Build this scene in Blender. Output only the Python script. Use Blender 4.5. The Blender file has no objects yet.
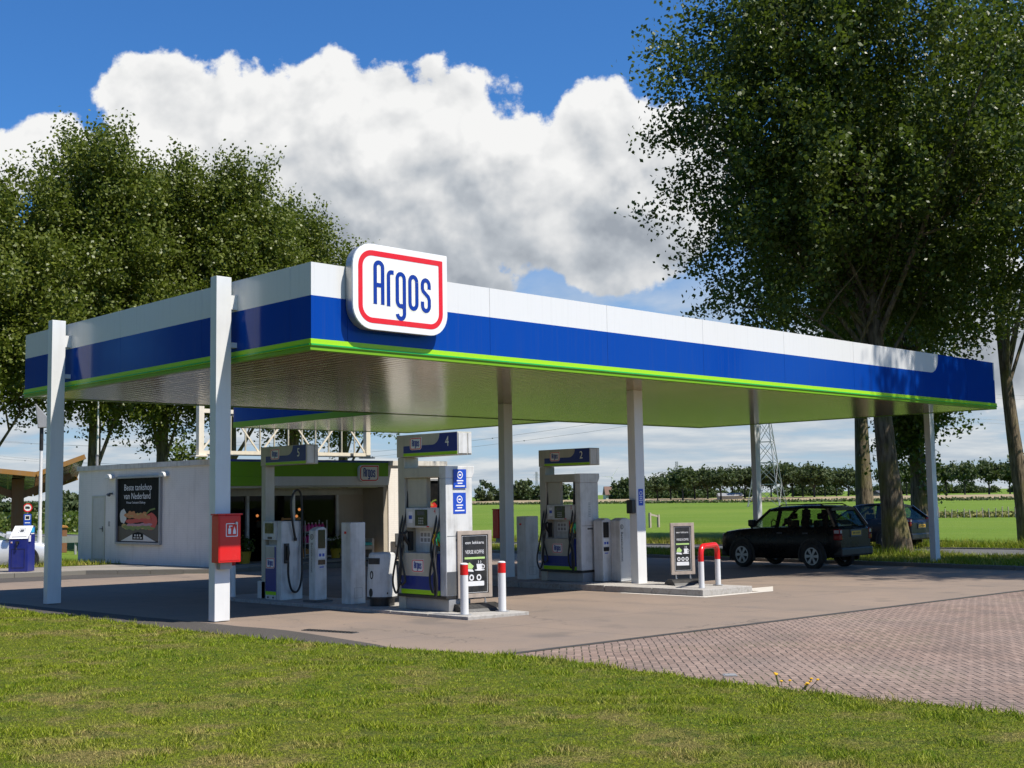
import bpy, bmesh, math, random
import numpy as np
from mathutils import Vector, Matrix
random.seed(7)
R = math.radians
sc = bpy.context.scene
COL = sc.collection

# ------------------------------------------------------------------ helpers
def G(x, y): return 0.217 - 0.014 * x - 0.007 * y          # drainage slope of the site
def T(x, y): return max(G(x, y), -0.25)

class Fr:
    """a flat working frame: u to the right, v up, w out of the face"""
    def __init__(s, o, r, u):
        s.o = Vector(o); s.r = Vector(r).normalized(); s.u = Vector(u).normalized(); s.n = s.r.cross(s.u)
    def p(s, u, v, w=0): return s.o + s.r * u + s.u * v + s.n * w
def FX(o): return Fr(o, (0, -1, 0), (0, 0, 1))      # face that looks to -X
def FY(o): return Fr(o, (1, 0, 0), (0, 0, 1))       # face that looks to -Y
WORLD = Fr((0, 0, 0), (1, 0, 0), (0, 1, 0))

class MB:
    def __init__(s): s.v = []; s.f = []; s.mi = []; s.m = 0
    def face(s, pts):
        b = len(s.v); s.v += [tuple(p) for p in pts]; s.f.append(tuple(range(b, b + len(pts)))); s.mi.append(s.m)
    def add(s, vs, fs):
        b = len(s.v); s.v += [tuple(p) for p in vs]
        for f in fs: s.f.append(tuple(b + i for i in f)); s.mi.append(s.m)
    def box(s, x0, x1, y0, y1, z0, z1, fr=WORLD):
        P = [fr.p(x, y, z) for z in (z0, z1) for y in (y0, y1) for x in (x0, x1)]
        s.add(P, [(0, 2, 3, 1), (4, 5, 7, 6), (0, 1, 5, 4), (2, 6, 7, 3), (0, 4, 6, 2), (1, 3, 7, 5)])
    def plate(s, poly, w0, w1, fr=WORLD):
        n = len(poly); P = [fr.p(u, v, w0) for u, v in poly] + [fr.p(u, v, w1) for u, v in poly]
        a = sum(poly[i][0] * poly[(i + 1) % n][1] - poly[(i + 1) % n][0] * poly[i][1] for i in range(n))
        fs = [tuple(range(n - 1, -1, -1)), tuple(range(n, 2 * n))] + [(i, (i + 1) % n, n + (i + 1) % n, n + i) for i in range(n)]
        if a < 0: fs = [tuple(reversed(f)) for f in fs]
        s.add(P, fs)
    def ring(s, outer, inner, w0, w1, fr=WORLD):
        n = len(outer)
        P = [fr.p(u, v, w) for w in (w0, w1) for q in (outer, inner) for u, v in q]
        fs = []
        for i in range(n):
            j = (i + 1) % n
            fs += [(2*n+i, 2*n+j, 3*n+j, 3*n+i), (i, j, 2*n+j, 2*n+i), (n+j, n+i, 3*n+i, 3*n+j), (j, i, n+i, n+j)]
        s.add(P, fs)
    def tube(s, pts, r, n=8, closed=False, r1=None):
        pts = [Vector(p) for p in pts]; k = len(pts); rings = []
        prev = None
        for i, p in enumerate(pts):
            if closed: t = pts[(i + 1) % k] - pts[i - 1]
            else: t = pts[min(i + 1, k - 1)] - pts[max(i - 1, 0)]
            t.normalize()
            if prev is None:
                a = Vector((0, 0, 1)) if abs(t.z) < .9 else Vector((1, 0, 0))
                x = t.cross(a).normalized()
            else:
                x = (prev - t * prev.dot(t)).normalized()
            prev = x; y = t.cross(x)
            rr = r if r1 is None else r + (r1 - r) * i / (k - 1)
            if hasattr(r, '__len__'): rr = r[i]
            rings.append([p + (x * math.cos(2*math.pi*j/n) + y * math.sin(2*math.pi*j/n)) * rr for j in range(n)])
        P = [q for g in rings for q in g]; fs = []
        for i in range(k if closed else k - 1):
            a = i * n; b = ((i + 1) % k) * n
            for j in range(n): fs.append((a + j, a + (j+1) % n, b + (j+1) % n, b + j))
        if not closed: fs += [tuple(range(n - 1, -1, -1)), tuple((k-1)*n + j for j in range(n))]
        s.add(P, fs)
    def bar(s, a, b, w, h):
        a = Vector(a); b = Vector(b); t = (b - a).normalized()
        x = t.cross(Vector((0, 0, 1)) if abs(t.z) < .95 else Vector((0, 1, 0))).normalized(); y = x.cross(t)
        P = [p + x * i * w / 2 + y * j * h / 2 for p in (a, b) for i, j in ((-1, -1), (1, -1), (1, 1), (-1, 1))]
        s.add(P, [(3, 2, 1, 0), (4, 5, 6, 7), (0, 1, 5, 4), (1, 2, 6, 5), (2, 3, 7, 6), (3, 0, 4, 7)])
    def lathe(s, prof, c=(0, 0, 0), n=16, axis='z', caps=True):
        P = []; c = Vector(c)
        for r, z in prof:
            for j in range(n):
                a = 2 * math.pi * j / n
                q = (r * math.cos(a), r * math.sin(a), z)
                if axis == 'y': q = (q[0], q[2], q[1])
                if axis == 'x': q = (q[2], q[0], q[1])
                P.append(c + Vector(q))
        fs = []
        for i in range(len(prof) - 1):
            for j in range(n): fs.append((i*n+j, i*n+(j+1) % n, (i+1)*n+(j+1) % n, (i+1)*n+j))
        if caps: fs += [tuple(range(n-1, -1, -1)), tuple((len(prof)-1)*n+j for j in range(n))]
        if axis == 'y': fs = [tuple(reversed(f)) for f in fs]
        s.add(P, fs)
    def stroke(s, pts, w, w0, w1, fr=WORLD):
        n = len(pts); L = []; Rr = []
        for i in range(n):
            p = Vector(pts[i]); 
            if i == 0: d = Vector(pts[1]) - p
            elif i == n - 1: d = p - Vector(pts[i-1])
            else:
                d = (Vector(pts[i+1]) - p).normalized() + (p - Vector(pts[i-1])).normalized()
            d.normalize(); q = Vector((-d.y, d.x)) * w / 2
            L.append(p + q); Rr.append(p - q)
        for i in range(n - 1):
            s.plate([tuple(Rr[i]), tuple(Rr[i+1]), tuple(L[i+1]), tuple(L[i])], w0, w1, fr)
    def text(s, st, size, fr, u, v, w=.003, align='LEFT', sx=1.0):
        vs, fs = glyphs(st, align)
        s.add([fr.p(u + x * size * sx, v + y * size, w) for x, y in vs], fs)
    def build(s, name, mats, parent=None, bevel=0, smooth=False, segs=2):
        me = bpy.data.meshes.new(name)
        me.from_pydata(s.v, [], s.f)
        if not isinstance(mats, (list, tuple)): mats = [mats]
        for m in mats: me.materials.append(m)
        me.polygons.foreach_set('material_index', s.mi)
        if bevel:
            bm = bmesh.new(); bm.from_mesh(me)
            bmesh.ops.remove_doubles(bm, verts=bm.verts, dist=1e-5)
            ed = [e for e in bm.edges if len(e.link_faces) == 2 and e.calc_face_angle(0) > .6]
            bmesh.ops.bevel(bm, geom=ed, offset=bevel, segments=segs, affect='EDGES', profile=.6, clamp_overlap=True)
            bm.to_mesh(me); bm.free()
        if smooth:
            bm = bmesh.new(); bm.from_mesh(me); bmesh.ops.remove_doubles(bm, verts=bm.verts, dist=1e-5); bm.to_mesh(me); bm.free()
            me.polygons.foreach_set('use_smooth', [True] * len(me.polygons))
            try: me.set_sharp_from_angle(angle=R(40))
            except Exception: pass
        o = bpy.data.objects.new(name, me); COL.objects.link(o)
        if parent: o.parent = parent
        return o

_g = {}
def glyphs(st, align):
    k = (st, align)
    if k not in _g:
        c = bpy.data.curves.new('lettering', 'FONT'); c.body = st; c.size = 1; c.align_x = align; c.resolution_u = 3
        o = bpy.data.objects.new('lettering', c)
        me = bpy.data.meshes.new_from_object(o)
        _g[k] = ([(v.co.x, v.co.y) for v in me.vertices], [tuple(p.vertices) for p in me.polygons])
        bpy.data.objects.remove(o); bpy.data.curves.remove(c); bpy.data.meshes.remove(me)
    return _g[k]

def tag(o, label, cat, group=None):
    o['label'] = label; o['category'] = cat
    if group: o['group'] = group
    return o
def struct(o, kind='structure'): o['kind'] = kind; return o
def thing(name, label, cat, loc=(0, 0, 0), rz=0, group=None):
    o = bpy.data.objects.new(name, None); COL.objects.link(o); o.empty_display_size = .1
    o.location = loc; o.rotation_euler = (0, 0, rz)
    return tag(o, label, cat, group)
def dup(root, loc, rz=None, label=None, scale=None):
    def cp(o, par):
        c = o.copy(); COL.objects.link(c); c.parent = par
        for ch in o.children: cp(ch, c)
        return c
    r = cp(root, None); r.location = loc
    if rz is not None: r.rotation_euler = (0, 0, rz)
    if label: r['label'] = label
    if scale: r.scale = scale
    return r
def rrect(x0, y0, x1, y1, r, n=6):
    """rounded rectangle, r = (bl, br, tr, tl)"""
    if not hasattr(r, '__len__'): r = (r,) * 4
    out = []
    for (cx, cy, a0, rr) in ((x0+r[0], y0+r[0], 180, r[0]), (x1-r[1], y0+r[1], 270, r[1]), (x1-r[2], y1-r[2], 0, r[2]), (x0+r[3], y1-r[3], 90, r[3])):
        for i in range(n + 1):
            a = R(a0 + 90 * i / n); out.append((cx + rr * math.cos(a), cy + rr * math.sin(a)))
    return out
def arc(cx, cy, rx, ry, a0, a1, n=8):
    return [(cx + rx * math.cos(R(a0 + (a1-a0)*i/n)), cy + ry * math.sin(R(a0 + (a1-a0)*i/n))) for i in range(n+1)]
def bez(p0, p1, p2, p3, n=12):
    p0, p1, p2, p3 = map(Vector, (p0, p1, p2, p3)); o = []
    for i in range(n + 1):
        t = i / n; o.append(p0*(1-t)**3 + p1*3*t*(1-t)**2 + p2*3*t*t*(1-t) + p3*t**3)
    return o

# ------------------------------------------------------------------ node helpers / materials
class NT:
    def __init__(s, tree): s.t = tree; s.t.nodes.clear()
    def n(s, ty, **kw):
        x = s.t.nodes.new(ty)
        for k, v in kw.items(): setattr(x, k, v)
        return x
    def l(s, a, b): s.t.links.new(a, b)
    def put(s, sock, v):
        if isinstance(v, bpy.types.NodeSocket): s.l(v, sock)
        elif v is not None: sock.default_value = v
    def m(s, op, a, b=None, c=None, clamp=False):
        x = s.n('ShaderNodeMath', operation=op, use_clamp=clamp)
        s.put(x.inputs[0], a); s.put(x.inputs[1], b); s.put(x.inputs[2], c); return x.outputs[0]
    def vm(s, op, a, b=None):
        x = s.n('ShaderNodeVectorMath', operation=op); s.put(x.inputs[0], a); s.put(x.inputs[1], b)
        return x.outputs['Value'] if op in ('DOT_PRODUCT', 'LENGTH') else x.outputs[0]
    def noise(s, vec, scale, detail=4, rough=.55, dist=0, w=None):
        x = s.n('ShaderNodeTexNoise'); s.put(x.inputs['Vector'], vec)
        x.inputs['Scale'].default_value = scale; x.inputs['Detail'].default_value = detail
        x.inputs['Roughness'].default_value = rough; x.inputs['Distortion'].default_value = dist
        return x.outputs['Fac']
    def ramp(s, f, stops):
        x = s.n('ShaderNodeValToRGB'); s.put(x.inputs[0], f); e = x.color_ramp.elements
        while len(e) < len(stops): e.new(.5)
        for el, (p, c) in zip(e, stops): el.position = p; el.color = (*c, 1) if len(c) == 3 else c
        return x.outputs[0]
    def rng(s, f, a, b, c=0., d=1., smooth=False):
        x = s.n('ShaderNodeMapRange', interpolation_type='SMOOTHSTEP' if smooth else 'LINEAR'); s.put(x.inputs[0], f)
        for i, q in enumerate((a, b, c, d)): s.put(x.inputs[i + 1], q)
        return x.outputs[0]
    def mix(s, f, a, b, blend='MIX'):
        x = s.n('ShaderNodeMix', data_type='RGBA', blend_type=blend); s.put(x.inputs[0], f)
        for sock, v in ((x.inputs[6], a), (x.inputs[7], b)):
            s.put(sock, (*v, 1) if isinstance(v, tuple) and len(v) == 3 else v)
        return x.outputs[2]
    def comb(s, x, y, z=0.):
        c = s.n('ShaderNodeCombineXYZ'); s.put(c.inputs[0], x); s.put(c.inputs[1], y); s.put(c.inputs[2], z); return c.outputs[0]
    def sep(s, v): x = s.n('ShaderNodeSeparateXYZ'); s.put(x.inputs[0], v); return x.outputs
    def obj(s): return s.n('ShaderNodeTexCoord').outputs['Object']
    def pos(s): return s.n('ShaderNodeNewGeometry').outputs['Position']
    def isl(s): return s.n('ShaderNodeNewGeometry').outputs['Random Per Island']
    def scl(s, v, x, y, z):
        q = s.n('ShaderNodeMapping'); s.put(q.inputs[0], v); q.inputs['Scale'].default_value = (x, y, z); return q.outputs[0]
    def bump(s, h, strength=.3, dist=.02):
        x = s.n('ShaderNodeBump'); x.inputs['Strength'].default_value = strength; x.inputs['Distance'].default_value = dist
        s.put(x.inputs['Height'], h); return x.outputs[0]
    def bsdf(s, col, rough=.5, metal=0., normal=None, spec=.5, **kw):
        x = s.n('ShaderNodeBsdfPrincipled')
        s.put(x.inputs['Base Color'], (*col, 1) if isinstance(col, tuple) and len(col) == 3 else col)
        s.put(x.inputs['Roughness'], rough); s.put(x.inputs['Metallic'], metal); s.put(x.inputs['Specular IOR Level'], spec)
        if normal is not None: s.l(normal, x.inputs['Normal'])
        for k, v in kw.items(): s.put(x.inputs[k], v)
        return x.outputs[0]
    def out(s, sh):
        o = s.n('ShaderNodeOutputMaterial'); s.l(sh, o.inputs[0])
def newmat(name):
    m = bpy.data.materials.new(name); m.use_nodes = True
    return m, NT(m.node_tree)

def paint(name, col, rough=.4, metal=0., dirt=.12, scale=3., bump=0., spec=.5, streak=True, dirtcol=(.16, .14, .11)):
    """painted / plain surface with faint wear so that nothing is perfectly uniform"""
    m, t = newmat(name)
    p = t.pos()
    a = t.noise(p, scale, 5, .6)
    b = t.noise(t.scl(p, 5, 5, .35), 2.2, 4, .6) if streak else t.noise(p, scale * 4, 3)
    k = t.m('MULTIPLY', t.rng(t.m('ADD', t.m('MULTIPLY', a, .5), t.m('MULTIPLY', b, .5)), .46, .72), dirt * 2.2)
    c = t.mix(k, col, dirtcol)
    ro = t.m('ADD', rough, t.m('MULTIPLY', t.m('SUBTRACT', a, .5), .18))
    nb = t.bump(t.noise(p, 60, 2), bump, .004) if bump else None
    t.out(t.bsdf(c, ro, metal, nb, spec)); return m
def plain(name, col, rough=.5, metal=0., spec=.5): return paint(name, col, rough, metal, .05, 6, 0, spec)
def emis(name, col, st):
    m, t = newmat(name); e = t.n('ShaderNodeEmission'); e.inputs[0].default_value = (*col, 1); e.inputs[1].default_value = st
    t.out(e.outputs[0]); return m
def glassmat(name, tint=(.55, .6, .62), refl=.35):
    m, t = newmat(name)
    tr = t.n('ShaderNodeBsdfTransparent'); tr.inputs[0].default_value = (*tint, 1)
    gl = t.n('ShaderNodeBsdfGlossy'); gl.inputs['Roughness'].default_value = .02
    fr = t.n('ShaderNodeFresnel'); fr.inputs[0].default_value = 1.5
    mx = t.n('ShaderNodeMixShader'); t.l(t.m('MULTIPLY', t.m('MULTIPLY', fr.outputs[0], 1.0 + refl, clamp=True), t.m('SUBTRACT', 1, t.n('ShaderNodeNewGeometry').outputs['Backfacing'])), mx.inputs[0]); t.l(tr.outputs[0], mx.inputs[1]); t.l(gl.outputs[0], mx.inputs[2])
    t.out(mx.outputs[0]); return m

M = {}
M['white'] = paint('white_paint', (.68, .68, .665), .32, 0, .06, 2.5)
def panel(name, col, spec, rough, streaks):
    m, t = newmat(name); p = t.pos()
    wav = t.noise(t.scl(p, 1, 1, .6), 1.1, 2, .5); dents = t.noise(p, 4.5, 2)
    st = t.noise(t.scl(p, 9, 9, .25), 1.6, 5, .65); fl = t.noise(p, 14, 3, .7)
    c = t.mix(t.rng(st, .50, .74, 0, streaks), col, tuple(.55 * v + .04 for v in col))
    c = t.mix(t.rng(fl, .70, .76, 0, streaks), c, (.12, .11, .10))
    t.out(t.bsdf(c, t.m('ADD', rough, t.m('MULTIPLY', st, .12)), 0, t.bump(t.m('ADD', wav, t.m('MULTIPLY', dents, .25)), .10, .02), spec)); return m
M['panel_white'] = panel('white_panel', (.67, .67, .66), .5, .14, .18)
M['blue'] = panel('blue_panel', (.002, .046, .30), .20, .05, .25)
M['pump_white'] = paint('pump_white', (.60, .60, .58), .35, 0, .26, 3.5)
M['pump_beige'] = paint('pump_beige', (.46, .44, .36), .4, 0, .16, 3.5)
M['pump_blue'] = paint('pump_blue', (.008, .022, .20), .35, 0, .06, 3)
M['lime'] = paint('lime_trim', (.34, .64, .012), .3, 0, .04, 2, 0, .3)
M['green_line'] = paint('green_line', (.03, .42, .06), .25, 0, .03, 2)
M['shop_green'] = paint('shop_green', (.16, .36, .010), .4, 0, .06, 2, 0, .25)
M['red'] = paint('red_paint', (.62, .012, .012), .25, 0, .03, 4)
M['sign_white'] = paint('sign_white', (.77, .77, .77), .25, 0, .03, 1.5)
M['sign_red'] = plain('sign_red', (.68, .01, .014), .3)
M['sign_blue'] = plain('sign_blue', (.004, .03, .27), .3)
M['truss_cream'] = paint('cream_steel', (.74, .68, .56), .4, 0, .08, 4)
M['cream'] = plain('sign_cream', (.85, .84, .68), .35)
M['black'] = paint('black_plastic', (.014, .014, .015), .4, 0, .1, 5)
M['rubber'] = paint('black_rubber', (.012, .012, .012), .55, 0, .12, 5)
M['grey'] = paint('grey_metal', (.32, .32, .32), .45, .2, .15, 4)
M['dgrey'] = paint('dark_grey', (.07, .075, .08), .5, 0, .15, 4)
M['steel'] = paint('galvanised_steel', (.48, .48, .47), .38, .7, .12, 6)
M['wood_grey'] = paint('weathered_wood', (.40, .33, .27), .7, 0, .25, 9, .3)
M['wood_brown'] = paint('larch_timber', (.20, .085, .035), .6, 0, .2, 5, .2)
M['orange_wood'] = paint('orange_wood', (.42, .19, .04), .5, 0, .1, 5)
M['roof_amber'] = paint('amber_edge', (.25, .115, .010), .5, 0, .2, 3)
M['yellow'] = paint('yellow_panel', (.75, .42, .01), .35, 0, .08, 3)
M['chalk'] = paint('chalkboard', (.012, .013, .014), .45, 0, .1, 8)
M['chalk_white'] = plain('chalk_white', (.75, .75, .75), .7)
M['chalk_green'] = plain('chalk_green', (.42, .62, .2), .7)
M['teal'] = paint('teal_cloth', (.05, .36, .33), .8, 0, .05, 6)
M['kioskblue'] = paint('kiosk_blue', (.010, .020, .19), .3, 0, .08, 4)
M['screen'] = plain('dark_screen', (.01, .012, .013), .12)
M['pink'] = plain('pink_bottle', (.55, .03, .22), .3)
M['stickblue'] = plain('sticker_blue', (.01, .06, .42), .4)
M['nozzle_green'] = plain('nozzle_green', (.01, .38, .14), .4)
M['nozzle_yellow'] = plain('nozzle_yellow', (.8, .45, .02), .4)
M['carblack'] = paint('black_car_paint', (.005, .005, .006), .28, 0, .05, 3, 0, .3)
M['carblue'] = paint('dark_blue_car_paint', (.004, .006, .012), .3, 0, .05, 3, 0, .35)
M['carsilver'] = paint('silver_car_paint', (.62, .64, .67), .25, .3, .02, 3)
M['rim'] = paint('alloy_rim', (.50, .51, .52), .3, .7, .1, 8)
M['taillight'] = plain('red_lens', (.22, .006, .008), .12)
M['clearlens'] = plain('clear_lens', (.34, .35, .37), .1)
M['plate'] = plain('yellow_plate', (.75, .42, .02), .4)
M['seat'] = plain('dark_upholstery', (.02, .02, .022), .8)
M['glass'] = glassmat('window_glass', (.5, .49, .46), -.75)
M['carglass'] = glassmat('car_glass', (.70, .76, .70), .2)
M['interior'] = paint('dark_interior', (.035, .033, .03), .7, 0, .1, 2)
M['beige_wall'] = paint('beige_wall', (.42, .37, .29), .6, 0, .12, 2)
M['concrete'] = paint('concrete_block', (.36, .34, .31), .85, 0, .3, 5, .5, streak=False)
M['bark_far'] = paint('far_bark', (.05, .042, .034), .9, 0, .1, 3)
M['roof_tile'] = paint('red_roof_tiles', (.15, .085, .06), .8, 0, .15, 2)
M['lattice'] = paint('galvanised_lattice', (.30, .30, .29), .6, .3, .1, 1)
M['wire'] = plain('cable_dark', (.16, .17, .18), .5)
M['shopwhite'] = paint('shop_fascia_white', (.62, .62, .62), .3, 0, .06, 2)

def mat_brickwall():
    m, t = newmat('white_brick_wall'); p = t.pos(); x = t.sep(p)
    v = t.comb(t.m('ADD', x[0], x[1]), x[2])
    b = t.n('ShaderNodeTexBrick'); t.l(v, b.inputs['Vector']); b.inputs['Scale'].default_value = 1
    b.inputs['Brick Width'].default_value = .22; b.inputs['Row Height'].default_value = .065; b.inputs['Mortar Size'].default_value = .006
    b.inputs['Mortar Smooth'].default_value = .3
    n = t.noise(p, 1.5, 5, .6); n2 = t.noise(t.scl(p, 4, 4, .3), 2, 4)
    c = t.mix(t.rng(n, .45, .75, 0, .35), (.76, .72, .66), (.54, .50, .44))
    c = t.mix(t.rng(n2, .55, .8, 0, .3), c, (.30, .28, .25))
    c = t.mix(t.m('MULTIPLY', b.outputs['Fac'], .14), c, (.35, .33, .30))
    h = t.m('ADD', t.m('MULTIPLY', b.outputs['Fac'], -1.), t.m('MULTIPLY', t.noise(p, 25, 3), .5))
    t.out(t.bsdf(c, .8, 0, t.bump(h, .35, .006), .2)); return m
M['wall'] = mat_brickwall()

def mat_ceiling():
    m, t = newmat('canopy_ceiling'); p = t.pos(); x = t.sep(p)
    f = t.m('FRACT', t.m('MULTIPLY', x[0], 1 / .2))
    groove = t.rng(t.m('ABSOLUTE', t.m('SUBTRACT', f, .5)), .34, .47, 1, 0)
    sway = t.m('SINE', t.m('MULTIPLY', x[0], 2 * math.pi / .2))
    n = t.noise(t.scl(p, 1, .22, 1), 2.2, 5, .65)
    wav = t.noise(t.scl(p, 1.3, .5, 1), 1.6, 2, .5)
    spots = t.noise(p, 9, 3, .7)
    c = t.mix(t.rng(n, .38, .66, 0, .85), (.38, .295, .155), (.17, .115, .05))
    c = t.mix(t.rng(spots, .66, .72, 0, .55), c, (.06, .05, .035))
    c = t.mix(groove, (.08, .075, .06), c)
    y = t.m('FRACT', t.m('MULTIPLY', x[1], 1 / 2.5))
    c = t.mix(t.m('LESS_THAN', y, .012), c, (.05, .045, .035))
    h = t.m('ADD', t.m('MULTIPLY', sway, .22), t.m('ADD', t.m('MULTIPLY', wav, 1.0), t.m('MULTIPLY', t.noise(t.scl(p, 8, 2, 1), 3, 2), .10)))
    t.out(t.bsdf(c, .16, 0, t.bump(h, .26, .02), .28)); return m
M['ceiling'] = mat_ceiling()

def mat_forecourt():
    m, t = newmat('forecourt_concrete'); p = t.pos()
    a = t.noise(p, .35, 5, .6); b = t.noise(p, 1.7, 6, .7); c_ = t.noise(p, 60, 3, .7); fine = t.noise(p, 220, 2, .6)
    tr = t.noise(t.scl(p, 1, .12, 1), 1.1, 4, .6)
    c = t.mix(t.rng(a, .35, .65), (.255, .190, .138), (.195, .152, .115))
    c = t.mix(t.rng(b, .5, .72, 0, .55), c, (.17, .14, .12))
    c = t.mix(t.rng(tr, .55, .75, 0, .35), c, (.14, .115, .10))
    c = t.mix(t.rng(c_, .35, .7, 0, .55), c, (.16, .12, .10))
    c = t.mix(t.rng(fine, .6, .75, 0, .5), c, (.44, .36, .29))
    st = t.noise(p, .8, 3, .5)
    c = t.mix(t.rng(st, .62, .70, 0, .45), c, (.085, .075, .065))
    xy = t.sep(t.vm('ADD', p, t.vm('MULTIPLY', t.vm('SUBTRACT', t.n('ShaderNodeTexNoise').outputs['Color'], (.5, .5, .5)), (.0, .0, 0))))
    dr = t.noise(p, 5, 4, .7); c = t.mix(t.m('MULTIPLY', t.rng(dr, .66, .70), .65), c, (.05, .042, .036))
    for (cx, wd) in ((4.6, .35), (6.3, .35), (12.2, .35), (13.9, .35)):
        tr_ = t.rng(t.m('ABSOLUTE', t.m('SUBTRACT', t.m('ADD', xy[0], t.m('MULTIPLY', t.m('SINE', t.m('MULTIPLY', xy[1], .21)), .8)), cx)), .05, wd, .28, 0)
        c = t.mix(t.m('MULTIPLY', tr_, t.rng(b, .35, .6)), c, (.10, .085, .075))
    for ax, sp in ((0, 4.2), (1, 3.9)):
        jf = t.m('ABSOLUTE', t.m('SUBTRACT', t.m('FRACT', t.m('DIVIDE', xy[ax], sp)), .5))
        c = t.mix(t.rng(t.m('MULTIPLY', jf, sp), .0, .022, .55, 0), c, (.06, .05, .042))
    cr = t.n('ShaderNodeTexVoronoi'); cr.feature = 'DISTANCE_TO_EDGE'; cr.inputs['Scale'].default_value = .16
    t.l(t.vm('ADD', p, t.vm('MULTIPLY', t.comb(t.noise(p, 1.2, 4), t.noise(p, 1.3, 4)), (1.6, 1.6, 0))), cr.inputs['Vector'])
    c = t.mix(t.m('MULTIPLY', t.rng(cr.outputs[0], .0, .0032, .6, 0), t.rng(a, .45, .55)), c, (.045, .04, .035))
    t.out(t.bsdf(c, .85, 0, t.bump(t.m('ADD', c_, fine), .35, .006))); return m
M['forecourt'] = mat_forecourt()

def mat_asphalt(name, base, hi):
    m, t = newmat(name); p = t.pos()
    a = t.noise(p, .6, 5, .6); s_ = t.noise(p, 90, 3, .75); q = t.noise(p, 20, 3)
    c = t.mix(t.rng(a, .35, .7), base, tuple(v * .72 for v in base))
    c = t.mix(t.rng(s_, .56, .72, 0, .8), c, hi)
    c = t.mix(t.rng(q, .58, .75, 0, .4), c, tuple(v * .5 for v in base))
    t.out(t.bsdf(c, .9, 0, t.bump(s_, .6, .008))); return m
M['asphalt'] = mat_asphalt('old_asphalt', (.062, .054, .046), (.19, .17, .15))
M['road'] = mat_asphalt('road_asphalt', (.10, .10, .10), (.2, .2, .19))
M['sidewalk'] = mat_asphalt('pavement_slabs', (.26, .23, .19), (.36, .33, .28))

def mat_pavers():
    m, t = newmat('herringbone_pavers'); p = t.pos()
    w = t.n('ShaderNodeTexNoise'); t.l(p, w.inputs['Vector']); w.inputs['Scale'].default_value = 1.3
    off = t.vm('MULTIPLY', t.vm('SUBTRACT', w.outputs['Color'], (.5, .5, .5)), (.06, .06, 0))
    pp = t.vm('ADD', p, off)
    mp = t.n('ShaderNodeMapping'); t.l(pp, mp.inputs[0]); mp.inputs['Rotation'].default_value = (0, 0, R(-43)); mp.inputs['Scale'].default_value = (11.5, 11.5, 11.5)
    q = t.sep(mp.outputs[0]); X, Y = q[0], q[1]
    i, j = t.m('FLOOR', X), t.m('FLOOR', Y); fx, fy = t.m('SUBTRACT', X, i), t.m('SUBTRACT', Y, j)
    k = t.m('FLOORED_MODULO', t.m('SUBTRACT', i, j), 4)
    eq = lambda v: t.m('LESS_THAN', t.m('ABSOLUTE', t.m('SUBTRACT', k, v)), .5)
    e0, e1, e2, e3 = eq(0), eq(1), eq(2), eq(3)
    dl = t.m('ADD', fx, e1); dr = t.m('ADD', t.m('SUBTRACT', 1, fx), e0); db = t.m('ADD', fy, e2); dt = t.m('ADD', t.m('SUBTRACT', 1, fy), e3)
    de = t.m('MINIMUM', t.m('MINIMUM', dl, dr), t.m('MINIMUM', db, dt))
    gapw = t.m('ADD', .02, t.m('MULTIPLY', t.noise(p, 2.5, 3), .11))
    gap = t.rng(t.m('SUBTRACT', de, gapw), -.05, .03, 1, 0)
    idv = t.comb(t.m('SUBTRACT', i, e1), t.m('SUBTRACT', j, e2), 0.)
    wn = t.n('ShaderNodeTexWhiteNoise'); wn.noise_dimensions = '3D'; t.l(idv, wn.inputs['Vector'])
    bc = t.ramp(wn.outputs['Value'], [(0, (.155, .104, .080)), (.35, (.198, .132, .100)), (.7, (.232, .154, .118)), (1, (.265, .186, .145))])
    n = t.noise(p, 1.1, 5, .65); g = t.noise(p, 45, 4, .7); big = t.noise(p, .25, 3)
    c = t.mix(t.rng(g, .4, .7, 0, .5), bc, (.32, .238, .193))
    c = t.mix(t.rng(n, .46, .68, 0, .6), c, (.12, .092, .078))
    c = t.mix(t.rng(big, .4, .7, 0, .35), c, (.33, .255, .215))
    c = t.mix(gap, c, t.mix(t.rng(t.noise(p, .9, 3), .5, .62), (.045, .036, .028), (.055, .065, .02)))
    h = t.m('SUBTRACT', t.m('MULTIPLY', g, .35), gap)
    t.out(t.bsdf(c, .85, 0, t.bump(h, .8, .012))); return m
M['pavers'] = mat_pavers()

def lawn_color(t, p, rnd=None):
    a = t.noise(p, .45, 5, .62); b = t.noise(p, 1.6, 5, .65); c_ = t.noise(p, 11, 4, .6)
    c = t.mix(t.rng(c_, .35, .66), (.108, .20, .007), (.30, .335, .016))
    c = t.mix(t.rng(a, .40, .64, 0, .65), c, (.29, .31, .022))
    dry = t.m('MULTIPLY', t.rng(b, .49, .60), t.rng(a, .36, .52))
    c = t.mix(t.m('MULTIPLY', dry, .85), c, (.40, .30, .115))
    c = t.mix(t.rng(t.noise(p, 3.2, 4, .6), .58, .68, 0, .7), c, (.05, .13, .008))
    if rnd is not None:
        c = t.mix(t.rng(rnd, .0, .42, .9, 0), c, (.022, .062, .003))
        c = t.mix(t.rng(rnd, .76, 1., 0, .8), c, (.44, .43, .10))
    return c
def mat_lawn():
    m, t = newmat('lawn_soil'); p = t.pos()
    c = t.mix(t.rng(t.noise(p, 40, 3), .3, .6, .35, .9), lawn_color(t, p), (.045, .048, .014))
    t.out(t.bsdf(c, .95, 0, t.bump(t.noise(p, 50, 3), 1., .03), .1)); return m
M['lawn'] = mat_lawn()
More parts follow.
